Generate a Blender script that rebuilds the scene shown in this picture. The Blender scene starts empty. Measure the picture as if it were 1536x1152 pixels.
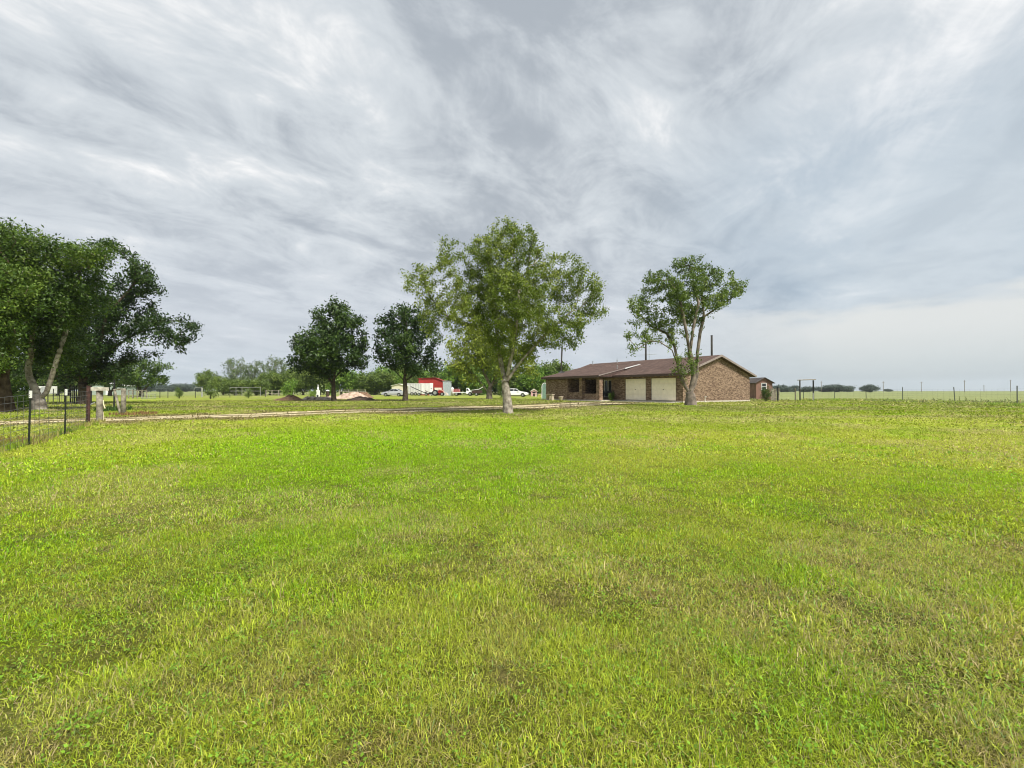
import bpy, math, random
import numpy as np
from mathutils import Vector, Matrix

# ------------------------------------------------------------------ camera, sky, sun, exposure
S = bpy.context.scene
R = math.radians
FPX = 700.0            # focal length in pixels of a 1536 px wide frame
CAMZ = 1.45
PITCH = R(0.8185)
cam_d = bpy.data.cameras.new("camera"); cam = bpy.data.objects.new("camera", cam_d)
S.collection.objects.link(cam); S.camera = cam
cam_d.sensor_width = 36; cam_d.lens = 36 * FPX / 1536
cam_d.clip_start = 0.05; cam_d.clip_end = 9000
cam.location = (0, 0, CAMZ); cam.rotation_euler = (R(90) + PITCH, 0, 0)

SUN_EL, SUN_AZ = R(52), R(138)        # azimuth clockwise from +Y
S.view_settings.view_transform = 'Standard'; S.view_settings.look = 'None'
S.view_settings.gamma = 1; S.view_settings.exposure = 1.0
sd = bpy.data.lights.new("sun", 'SUN'); sd.energy = 3.2; sd.angle = R(12); sd.color = (1, .95, .86)
so = bpy.data.objects.new("sun", sd); S.collection.objects.link(so)
sdir = Vector((math.sin(SUN_AZ) * math.cos(SUN_EL), math.cos(SUN_AZ) * math.cos(SUN_EL), math.sin(SUN_EL)))
so.rotation_euler = sdir.to_track_quat('Z', 'Y').to_euler()
so.location = (0, 0, 30)

w = bpy.data.worlds.new("World"); S.world = w; w.use_nodes = True
def build_world():
    nt = w.node_tree; nt.nodes.clear(); L = nt.links
    def N(t, **k):
        n = nt.nodes.new(t)
        for a, b in k.items(): setattr(n, a, b)
        return n
    def math_(op, a, b=None, c=None, clamp=False):
        n = N('ShaderNodeMath', operation=op); n.use_clamp = clamp
        for i, v in enumerate((a, b, c)):
            if v is None: continue
            if isinstance(v, (int, float)): n.inputs[i].default_value = v
            else: L.new(v, n.inputs[i])
        return n.outputs[0]
    def sstep(v, a, b, lo=0.0, hi=1.0):
        n = N('ShaderNodeMapRange', interpolation_type='SMOOTHSTEP')
        L.new(v, n.inputs[0])
        for i, x in enumerate((a, b, lo, hi)): n.inputs[i + 1].default_value = x
        return n.outputs[0]
    def mix(f, a, b):
        n = N('ShaderNodeMix', data_type='RGBA')
        if isinstance(f, (int, float)): n.inputs[0].default_value = f
        else: L.new(f, n.inputs[0])
        for i, v in ((6, a), (7, b)):
            if isinstance(v, tuple): n.inputs[i].default_value = (*v, 1)
            else: L.new(v, n.inputs[i])
        return n.outputs[2]
    out = N('ShaderNodeOutputWorld'); bg = N('ShaderNodeBackground')
    L.new(bg.outputs[0], out.inputs[0]); bg.inputs[1].default_value = 0.1
    sky = N('ShaderNodeTexSky', sky_type='NISHITA'); sky.sun_disc = False
    sky.sun_elevation = SUN_EL; sky.sun_rotation = SUN_AZ
    tc = N('ShaderNodeTexCoord'); sep = N('ShaderNodeSeparateXYZ'); L.new(tc.outputs['Generated'], sep.inputs[0])
    X, Y, Z = sep.outputs
    zz = math_('ADD', math_('MAXIMUM', Z, 0.0), 0.16)
    px = math_('DIVIDE', X, zz); py = math_('DIVIDE', Y, zz)
    a = R(33)                                        # the streets of cloud run towards this azimuth
    al = math_('ADD', math_('MULTIPLY', px, math.sin(a)), math_('MULTIPLY', py, math.cos(a)))
    ac = math_('SUBTRACT', math_('MULTIPLY', px, math.cos(a)), math_('MULTIPLY', py, math.sin(a)))
    def coords(sa, sc, off):
        c = N('ShaderNodeCombineXYZ'); L.new(math_('MULTIPLY', al, sa), c.inputs[0]); L.new(math_('MULTIPLY', ac, sc), c.inputs[1])
        c.inputs[2].default_value = off
        return c.outputs[0]
    def noise(co, scale, detail, rough, dist):
        n = N('ShaderNodeTexNoise'); L.new(co, n.inputs['Vector'])
        n.inputs['Scale'].default_value = scale; n.inputs['Detail'].default_value = detail
        n.inputs['Roughness'].default_value = rough; n.inputs['Distortion'].default_value = dist
        return n.outputs['Fac']
    streak = noise(coords(.85, 1.3, 12.9), 1.0, 9, .60, .6)
    broad = noise(coords(.55, .8, 11.7), .55, 4, .5, .2)
    puff = noise(coords(1.2, 1.6, 27.3), 2.3, 9, .64, .6)
    el = math_('ARCSINE', Z)
    v = math_('ADD', math_('MULTIPLY', streak, .56), math_('ADD', math_('MULTIPLY', broad, .08), math_('MULTIPLY', puff, .36)))
    v = math_('ADD', math_('MULTIPLY', math_('SUBTRACT', v, .5), 2.7), .51)
    f1 = sstep(v, .26, .64)
    f2 = sstep(v, .58, 1.02)
    dark = (.39, .43, .475); mid = (.61, .65, .685); white = (1.09, 1.06, 1.03)
    cl = mix(f1, dark, mid); cl = mix(f2, cl, white)
    # the low right part of the sky is bluer, with a pale cream band of distant cloud under it
    right = sstep(math_('DIVIDE', X, math_('ADD', math_('ABSOLUTE', Y), .001)), .05, .75)
    lowb = math_('MULTIPLY', sstep(el, .62, .30), right)
    thin = noise(coords(.5, 1.0, 41.0), .9, 5, .5, .3)
    bl = mix(sstep(thin, .40, .62), (.33, .43, .53), (.55, .62, .68))
    cl = mix(math_('MULTIPLY', lowb, .72), cl, bl)
    # band height wobbles with its own noise
    c2 = N('ShaderNodeCombineXYZ'); az = math_('ARCTAN2', X, Y)
    L.new(math_('MULTIPLY', az, 3.2), c2.inputs[0]); L.new(math_('MULTIPLY', el, 16.0), c2.inputs[1])
    wob = noise(c2.outputs[0], 1.3, 6, .55, .2)
    elw = math_('ADD', el, math_('MULTIPLY', math_('SUBTRACT', wob, .5), -.16))
    band = math_('MULTIPLY', sstep(elw, .165, .125), right)
    bandc = mix(sstep(el, .0, .12), (.52, .58, .59), (.72, .73, .71))
    cl = mix(math_('MULTIPLY', band, .85), cl, bandc)
    # near the horizon on the left: an even pale blue grey
    lowl = math_('MULTIPLY', sstep(el, .38, .06), math_('SUBTRACT', 1.0, right))
    cl = mix(math_('MULTIPLY', lowl, .75), cl, mix(sstep(el, 0.0, .11), (.52, .60, .68), (.58, .62, .68)))
    # scale so that exposure brings it to the photograph's brightness; Nishita shows faintly through
    sc = N('ShaderNodeVectorMath', operation='SCALE'); L.new(cl, sc.inputs[0]); sc.inputs[3].default_value = 10.9 / 2 ** S.view_settings.exposure
    sk = N('ShaderNodeVectorMath', operation='SCALE'); L.new(sky.outputs[0], sk.inputs[0]); sk.inputs[3].default_value = .02
    ad = N('ShaderNodeVectorMath', operation='ADD'); L.new(sc.outputs[0], ad.inputs[0]); L.new(sk.outputs[0], ad.inputs[1])
    L.new(ad.outputs[0], bg.inputs[0])
build_world()
w.cycles.sampling_method = 'MANUAL'; w.cycles.sample_map_resolution = 512
S.cycles.filter_width = 1.05
S.cycles.max_bounces = 6; S.cycles.diffuse_bounces = 3; S.cycles.glossy_bounces = 2
S.cycles.transmission_bounces = 3; S.cycles.transparent_max_bounces = 8; S.cycles.volume_bounces = 0

rng = np.random.default_rng(7); random.seed(7)

# ------------------------------------------------------------------ placing helpers
def sstep_(x, a, b):
    t = np.clip((np.asarray(x, float) - a) / (b - a), 0, 1); return t * t * (3 - 2 * t)
def hash2(ix, iy, seed):
    h = (ix.astype(np.int64) * 374761393 + iy.astype(np.int64) * 668265263 + seed * 1442695041) & 0xffffffff
    h = ((h ^ (h >> 13)) * 1274126177) & 0xffffffff
    return ((h ^ (h >> 16)) & 0xffffff) / float(0xffffff)
def vn(x, y, seed=0):
    x = np.asarray(x, float); y = np.asarray(y, float)
    ix, iy = np.floor(x), np.floor(y); fx, fy = x - ix, y - iy
    fx = fx * fx * (3 - 2 * fx); fy = fy * fy * (3 - 2 * fy)
    a = hash2(ix, iy, seed); b = hash2(ix + 1, iy, seed); c = hash2(ix, iy + 1, seed); d = hash2(ix + 1, iy + 1, seed)
    return (a * (1 - fx) + b * fx) * (1 - fy) + (c * (1 - fx) + d * fx) * fy
def fbm(x, y, seed=0, oct=4):
    s = 0; a = .5; t = 0
    for o in range(oct):
        s = s + a * vn(x * 2 ** o + 17.3 * o, y * 2 ** o - 9.1 * o, seed + o); t += a; a *= .5
    return s / t
def gz(x, y):
    x = np.asarray(x, float); y = np.asarray(y, float)
    r = np.hypot(x, y)
    z = .38 * sstep_(r, 3, 34)
    z = z + (fbm(x * .35, y * .35, 5, 3) - .5) * .10 * (1 - sstep_(r, 30, 60)) + (fbm(x * 2.2, y * 2.2, 9, 3) - .5) * .035 * (1 - sstep_(r, 12, 40))
    return z
def ray(px, py):
    x = (px - 768) / FPX; z = (576 - py) / FPX
    c, s = math.cos(PITCH), math.sin(PITCH)
    return x, c - s * z, s + c * z          # y = forward
def W(px, py, Y):
    x, y, z = ray(px, py); k = Y / y
    return Vector((x * k, Y, CAMZ + z * k))
def G(px, py):
    x, y, z = ray(px, py)
    t = 1.0
    while t < 3000:
        if CAMZ + z * t <= float(gz(x * t, y * t)): break
        t *= 1.004
    return Vector((x * t, y * t, float(gz(x * t, y * t))))
def GY(px, Y):
    """ground point in the column px at depth Y"""
    x, y, z = ray(px, 586); X = x / y * Y
    return Vector((X, Y, float(gz(X, Y))))

# ------------------------------------------------------------------ materials
MATS = {}
def lin(r, g, b):
    f = lambda c: (c / 255 / 12.92) if c / 255 <= .04045 else ((c / 255 + .055) / 1.055) ** 2.4
    return (f(r), f(g), f(b))
def mat(name, col, rough=.7, metal=0, var=.15, scale=6, bump=0, bscale=30, spec=.4, col2=None, coord='Object'):
    if name in MATS: return MATS[name]
    m = bpy.data.materials.new(name); m.use_nodes = True; nt = m.node_tree; b = nt.nodes['Principled BSDF']
    b.inputs['Roughness'].default_value = rough; b.inputs['Metallic'].default_value = metal
    b.inputs['Specular IOR Level'].default_value = spec
    tc = nt.nodes.new('ShaderNodeTexCoord'); n = nt.nodes.new('ShaderNodeTexNoise')
    n.inputs['Scale'].default_value = scale; n.inputs['Detail'].default_value = 6
    nt.links.new(tc.outputs[coord], n.inputs['Vector'])
    r = nt.nodes.new('ShaderNodeValToRGB'); nt.links.new(n.outputs['Fac'], r.inputs[0])
    c2 = col2 or tuple(min(1, c * (1 + var)) for c in col); c1 = tuple(c * (1 - var) for c in col) if not col2 else col
    r.color_ramp.elements[0].position = .35; r.color_ramp.elements[1].position = .65
    r.color_ramp.elements[0].color = (*c1, 1); r.color_ramp.elements[1].color = (*c2, 1)
    nt.links.new(r.outputs[0], b.inputs['Base Color'])
    if bump:
        n2 = nt.nodes.new('ShaderNodeTexNoise'); n2.inputs['Scale'].default_value = bscale; n2.inputs['Detail'].default_value = 5
        nt.links.new(tc.outputs[coord], n2.inputs['Vector'])
        bp = nt.nodes.new('ShaderNodeBump'); bp.inputs['Strength'].default_value = bump; bp.inputs['Distance'].default_value = .02
        nt.links.new(n2.outputs['Fac'], bp.inputs['Height']); nt.links.new(bp.outputs[0], b.inputs['Normal'])
    MATS[name] = m; return m
def vcol_mat(name, translucent=.0, rough=.8, fine=None, gloss=.3):
    """colour from the mesh's own 'col' attribute (each blade or leaf has its own colour)"""
    m = bpy.data.materials.new(name); m.use_nodes = True; nt = m.node_tree; nt.nodes.clear(); L = nt.links
    o = nt.nodes.new('ShaderNodeOutputMaterial'); at = nt.nodes.new('ShaderNodeAttribute'); at.attribute_name = 'col'
    p = nt.nodes.new('ShaderNodeBsdfPrincipled'); p.inputs['Roughness'].default_value = rough; p.inputs['Specular IOR Level'].default_value = gloss
    col = at.outputs['Color']
    if fine:
        col = fine(nt, col, p)
    L.new(col, p.inputs['Base Color'])
    if translucent:
        t = nt.nodes.new('ShaderNodeBsdfTranslucent'); L.new(col, t.inputs[0])
        mx = nt.nodes.new('ShaderNodeMixShader'); mx.inputs[0].default_value = translucent
        L.new(p.outputs[0], mx.inputs[1]); L.new(t.outputs[0], mx.inputs[2]); L.new(mx.outputs[0], o.inputs[0])
    else: L.new(p.outputs[0], o.inputs[0])
    MATS[name] = m; return m

# ------------------------------------------------------------------ mesh helpers
C = S.collection
def link_mesh(name, me, m, parent=None, smooth=False):
    o = bpy.data.objects.new(name, me); C.objects.link(o)
    if m: me.materials.append(m)
    if parent: o.parent = parent
    if smooth: me.polygons.foreach_set('use_smooth', np.ones(len(me.polygons), bool))
    return o
def tag(o, label=None, cat=None, group=None, kind=None):
    if label: o['label'] = label
    if cat: o['category'] = cat
    if group: o['group'] = group
    if kind: o['kind'] = kind
    return o
def thing(name, label, cat, loc=(0, 0, 0), rz=0, group=None):
    o = bpy.data.objects.new(name, None); C.objects.link(o); o.location = loc; o.rotation_euler = (0, 0, rz)
    o.empty_display_size = .3
    return tag(o, label, cat, group)
def copy_tree(o, parent=None):
    c = o.copy(); C.objects.link(c); c.parent = parent
    for ch in list(o.children): copy_tree(ch, c)
    return c
class MB:
    def __init__(s): s.v = []; s.f = []
    def add(s, vs, fs):
        n = len(s.v); s.v += [tuple(v) for v in vs]; s.f += [tuple(i + n for i in f) for f in fs]; return s
    def box(s, x0, x1, y0, y1, z0, z1, mtx=None):
        vs = [Vector((x, y, z)) for z in (z0, z1) for x, y in ((x0, y0), (x1, y0), (x1, y1), (x0, y1))]
        if mtx: vs = [mtx @ v for v in vs]
        return s.add(vs, [(3, 2, 1, 0), (4, 5, 6, 7), (0, 1, 5, 4), (1, 2, 6, 5), (2, 3, 7, 6), (3, 0, 4, 7)])
    def bar(s, a, b, wd, hd):
        """box beam from a to b"""
        a, b = Vector(a), Vector(b); d = (b - a); l = d.length; q = d.to_track_quat('Z', 'Y').to_matrix().to_4x4(); q.translation = a
        return s.box(-wd / 2, wd / 2, -hd / 2, hd / 2, 0, l, q)
    def tube(s, pts, r, n=8, cap=True):
        pts = [Vector(p) for p in pts]; rs = r if isinstance(r, (list, tuple)) else [r] * len(pts)
        vs = []; fs = []; up = Vector((0.13, 0.31, 1)).normalized()
        for i, p in enumerate(pts):
            d = (pts[min(i + 1, len(pts) - 1)] - pts[max(i - 1, 0)]).normalized()
            a = d.cross(up)
            if a.length < .05: a = d.cross(Vector((1, 0, 0)))
            a.normalize(); b = d.cross(a)
            for k in range(n):
                t = 2 * math.pi * k / n; vs.append(p + (a * math.cos(t) + b * math.sin(t)) * rs[i])
        for i in range(len(pts) - 1):
            for k in range(n):
                k2 = (k + 1) % n; fs.append((i * n + k, i * n + k2, (i + 1) * n + k2, (i + 1) * n + k))
        if cap: fs += [tuple(range(n)), tuple(range((len(pts) - 1) * n + n - 1, (len(pts) - 1) * n - 1, -1))]
        return s.add(vs, fs)
    def cyl(s, a, b, r, n=12): return s.tube([a, b], r, n)
    def prism(s, poly, d0, d1, plane='xz'):
        n = len(poly)
        f = {'xz': lambda p, d: (p[0], d, p[1]), 'yz': lambda p, d: (d, p[0], p[1]), 'xy': lambda p, d: (p[0], p[1], d)}[plane]
        vs = [f(p, d0) for p in poly] + [f(p, d1) for p in poly]
        fs = [tuple(range(n)), tuple(range(2 * n - 1, n - 1, -1))] + [(i, i + n, (i + 1) % n + n, (i + 1) % n) for i in range(n)]
        return s.add(vs, fs)
    def build(s, name, m, parent=None, smooth=False, bevel=0, org=None):
        v = s.v if org is None else [tuple(Vector(p) - Vector(org)) for p in s.v]
        me = bpy.data.meshes.new(name); me.from_pydata(v, [], s.f); me.update()
        import bmesh
        bm = bmesh.new(); bm.from_mesh(me); bmesh.ops.recalc_face_normals(bm, faces=bm.faces); bm.to_mesh(me); bm.free()
        o = link_mesh(name, me, m, parent, smooth)
        if bevel:
            b = o.modifiers.new('bevel', 'BEVEL'); b.width = bevel; b.segments = 2; b.limit_method = 'ANGLE'
        return o
def poly_mesh(name, verts, nloop, faces_flat, cols=None):
    """fast mesh: verts (N,3), faces all of nloop corners"""
    me = bpy.data.meshes.new(name); nv = len(verts); nf = len(faces_flat) // nloop
    me.vertices.add(nv); me.vertices.foreach_set('co', verts.astype(np.float32).ravel())
    me.loops.add(nf * nloop); me.loops.foreach_set('vertex_index', faces_flat.astype(np.int32))
    me.polygons.add(nf); me.polygons.foreach_set('loop_start', np.arange(0, nf * nloop, nloop, dtype=np.int32))
    if cols is not None:
        a = me.attributes.new('col', 'FLOAT_COLOR', 'POINT')
        c4 = np.ones((nv, 4), np.float32); c4[:, :3] = cols; a.data.foreach_set('color', c4.ravel())
    me.update(calc_edges=True)
    return me

# ------------------------------------------------------------------ ground
HOUSE_O = Vector((14.6, 40.9, .38)); HOUSE_RZ = math.atan2(-.839, .545)
TRACK_PX = [(-420, 648, 5), (-200, 641, 5), (0, 634.5, 4.2), (120, 630, 3.8), (200, 628, 3.4), (320, 624.5, 3), (450, 620.5, 2.8), (600, 616, 2.4), (700, 613.5, 2.2), (790, 610.5, 2.2), (850, 607.5, 1.8), (905, 604.6, 1.3)]
TRACK = []
for px, py, hw in TRACK_PX:
    a = G(px, py); b = G(px, py + hw); TRACK.append((a.x, a.y, abs(a.y - b.y)))
TRACK = np.array(TRACK)
def track_dist(x, y):
    """distance to the dirt track minus its half width"""
    best = np.full(np.shape(x), 1e9)
    for i in range(len(TRACK) - 1):
        ax, ay, aw = TRACK[i]; bx, by, bw = TRACK[i + 1]; dx, dy = bx - ax, by - ay; l2 = dx * dx + dy * dy
        t = np.clip(((x - ax) * dx + (y - ay) * dy) / l2, 0, 1)
        d = np.hypot(x - ax - t * dx, y - ay - t * dy) - (aw + t * (bw - aw)) * .75
        best = np.minimum(best, d)
    return best
def lerp(a, b, t): return a + (b - a) * t[..., None]
A_ = lambda *c: np.array(c, float)
SHADES = dict(lush=A_(.32, .52, .012), green=A_(.40, .51, .030), yel=A_(.50, .54, .07), straw=A_(.66, .57, .24), soil=A_(.34, .24, .14), field=A_(.40, .46, .12), far=A_(.36, .42, .11))
def gcol(x, y, jit=0.0):
    """colour of the turf at a place: lush, yellowish, dry and bare patches"""
    x = np.asarray(x, float); y = np.asarray(y, float); r = np.hypot(x, y)
    K = SHADES
    n1 = fbm(x * .16 + 5, y * .16, 21, 4) + jit * .35
    n2 = fbm(x * .9, y * .9, 31, 4) + jit * .3
    n3 = fbm(x * 2.6, y * 2.6, 41, 3) + jit * .3
    c = lerp(K['green'] + 0 * x[..., None], K['yel'], .75 * sstep_(n1, .38, .72))
    ang = np.degrees(np.arctan2(x, y))
    lush = sstep_(ang, -40, -26) * (1 - sstep_(ang, 0, 14)) * sstep_(r, 4, 8) * (1 - sstep_(r, 14, 20)) * (.55 + .6 * n1)
    c = lerp(c, K['lush'], np.clip(lush, 0, .9))
    c = lerp(c, K['lush'], .55 * sstep_(n2, .56, .68))
    olive = sstep_(r, 14, 24)
    c = lerp(c, A_(.34, .37, .07), .55 * olive * sstep_(fbm(x * .12, y * .3, 77, 3), .38, .6))
    dry = sstep_(fbm(x * .5 + 40, y * .5, 51, 4) + jit * .3, .55, .68) * (.75 - .35 * lush)
    c = lerp(c, K['straw'], np.clip(.24 * dry, 0, 1))
    c = lerp(c, K['soil'], .7 * sstep_(n3, .84, .92))
    near = 1 - sstep_(r, 2.5, 7)
    c = lerp(c, A_(.44, .37, .13), np.clip(.42 * near * sstep_(fbm(x * 2.1 + 31, y * 2.1, 131, 4) + jit * .5, .48, .68), 0, 1))
    c = lerp(c, A_(.33, .21, .12), np.clip(.45 * (1 - sstep_(r, 6, 12)) * sstep_(fbm(x * 3.1 + 61, y * 3.1, 151, 3) + jit * .5, .66, .76), 0, 1))
    # worn strips beside the track
    td = track_dist(x, y)
    c = lerp(c, A_(.27, .19, .09), .8 * (1 - sstep_(td + (fbm(x * .8, y * .8, 71, 3) - .5) * 5, 0, 2.6)))
    d2 = np.abs(y - (30 + .18 * (x + 20))) + (fbm(x * .5, y * .5, 91, 3) - .5) * 3
    c = lerp(c, A_(.25, .17, .09), .6 * (1 - sstep_(d2, .3, 1.8)) * (1 - sstep_(x, -13, -5)) * sstep_(x, -34, -26))
    pasture = np.maximum(sstep_(x, 35.5, 37), sstep_(y, 52, 54) * sstep_(x, 24, 27))
    c = lerp(c, K['field'], .85 * pasture * (.7 + .5 * fbm(x * .1, y * .1, 15, 3)))
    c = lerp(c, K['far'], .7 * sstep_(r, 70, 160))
    for tx, ty, tr_ in ((-.2, 23.2, 1.0), (12.5, 33, 1.6), (-25.5, 25.3, 1.4), (-20, 52, 5), (-12, 52, 4)):  # soil-brown patches under the trees paint in their faint contact shade
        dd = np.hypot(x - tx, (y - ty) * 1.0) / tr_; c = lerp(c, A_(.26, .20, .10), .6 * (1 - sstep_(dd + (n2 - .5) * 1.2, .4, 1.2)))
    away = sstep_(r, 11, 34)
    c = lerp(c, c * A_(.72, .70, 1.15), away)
    return c
def build_ground():
    na = 900
    rs = np.concatenate([[0.0], np.geomspace(.35, 2600, 330)])
    th = np.linspace(0, 2 * np.pi, na, endpoint=False)
    RR, TT = np.meshgrid(rs[1:], th, indexing='ij')
    x = RR * np.sin(TT); y = RR * np.cos(TT); z = gz(x, y)
    V = np.concatenate([[[0, 0, float(gz(0, 0))]], np.stack([x, y, z], -1).reshape(-1, 3)])
    nr = len(rs) - 1
    i = np.arange(nr - 1)[:, None]; j = np.arange(na)[None, :]; j2 = (j + 1) % na
    q = np.stack([1 + i * na + j, 1 + i * na + j2, 1 + (i + 1) * na + j2, 1 + (i + 1) * na + j], -1)
    q = q[..., ::-1].reshape(-1)
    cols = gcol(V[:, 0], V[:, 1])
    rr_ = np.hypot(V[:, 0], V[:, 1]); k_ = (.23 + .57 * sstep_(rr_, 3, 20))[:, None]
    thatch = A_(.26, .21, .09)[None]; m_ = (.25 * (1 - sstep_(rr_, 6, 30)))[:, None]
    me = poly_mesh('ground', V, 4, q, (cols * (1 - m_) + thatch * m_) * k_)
    # small centre fan is under the camera
    def fine(nt, col, p):
        L = nt.links; tc = nt.nodes.new('ShaderNodeTexCoord')
        def nz(scale, d=4, r=.6):
            n = nt.nodes.new('ShaderNodeTexNoise'); n.inputs['Scale'].default_value = scale; n.inputs['Detail'].default_value = d; n.inputs['Roughness'].default_value = r
            L.new(tc.outputs['Object'], n.inputs['Vector']); return n.outputs['Fac']
        def mul(c, f, a, b, lo, hi):
            mr = nt.nodes.new('ShaderNodeMapRange'); L.new(f, mr.inputs[0])
            for i, v in enumerate((a, b, lo, hi)): mr.inputs[i + 1].default_value = v
            s = nt.nodes.new('ShaderNodeVectorMath'); s.operation = 'SCALE'; L.new(c, s.inputs[0]); L.new(mr.outputs[0], s.inputs[3]); return s.outputs[0]
        col = mul(col, nz(9, 6, .7), .3, .7, .55, 1.4)
        col = mul(col, nz(1.3, 5, .6), .3, .7, .8, 1.2)
        b = nt.nodes.new('ShaderNodeBump'); b.inputs['Strength'].default_value = .8; b.inputs['Distance'].default_value = .06
        L.new(nz(25, 4), b.inputs['Height']); L.new(b.outputs[0], p.inputs['Normal'])
        return col
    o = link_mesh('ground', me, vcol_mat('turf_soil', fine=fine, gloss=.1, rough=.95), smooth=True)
    tag(o, kind='structure')
build_ground()

def build_track():
    """sandy two-rut drive with ragged edges"""
    P = []; pts = TRACK
    seg = []
    for i in range(len(pts) - 1):
        n = max(2, int(np.hypot(*(pts[i + 1, :2] - pts[i, :2])) / .12))
        for k in range(n): seg.append(pts[i] + (pts[i + 1] - pts[i]) * k / n)
    seg = np.array(seg); d = np.gradient(seg[:, :2], axis=0); d /= np.linalg.norm(d, axis=1)[:, None]; nrm = np.stack([-d[:, 1], d[:, 0]], 1)
    s = np.cumsum(np.r_[0, np.hypot(*np.diff(seg[:, :2], axis=0).T)])
    for nm, off, hw, sd_ in (('a', -.62, .40, 3), ('b', .62, .40, 4)):
        e1 = hw * (.35 + 1.5 * fbm(s * .55, s * 0 + sd_, 100 + sd_, 4)) * .85; e2 = hw * (.35 + 1.5 * fbm(s * .55, s * 0 + sd_ + 9, 110 + sd_, 4)) * .85
        wide = np.interp(s, s, seg[:, 2]) ; k = np.clip(wide / 1.1, .55, 2.2)
        cols = []
        m = 7
        for t in np.linspace(-1, 1, m):
            o_ = (off * k + np.where(t < 0, t * e1, t * e2) * k); cols.append(seg[:, :2] + nrm * o_[:, None])
        V = np.stack(cols, 1); z = gz(V[..., 0], V[..., 1]) + .012 + .012 * (1 - np.abs(np.linspace(-1, 1, m)))[None, :]
        P.append((np.concatenate([V, z[..., None]], -1), m))
    verts = []; faces = []; base = 0
    for V, m in P:
        n = len(V); i = np.arange(n - 1)[:, None]; j = np.arange(m - 1)[None, :]
        faces.append((base + np.stack([i * m + j, i * m + j + 1, (i + 1) * m + j + 1, (i + 1) * m + j], -1)).reshape(-1)); verts.append(V.reshape(-1, 3)); base += n * m
    me = poly_mesh('dirt_track', np.concatenate(verts), 4, np.concatenate(faces))
    o = link_mesh('dirt_track', me, mat('sandy_dirt', (.33, .27, .13), .95, var=.2, scale=2.0, bump=.5, bscale=14, col2=(.58, .50, .32)))
    tag(o, kind='structure')
build_track()

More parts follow.
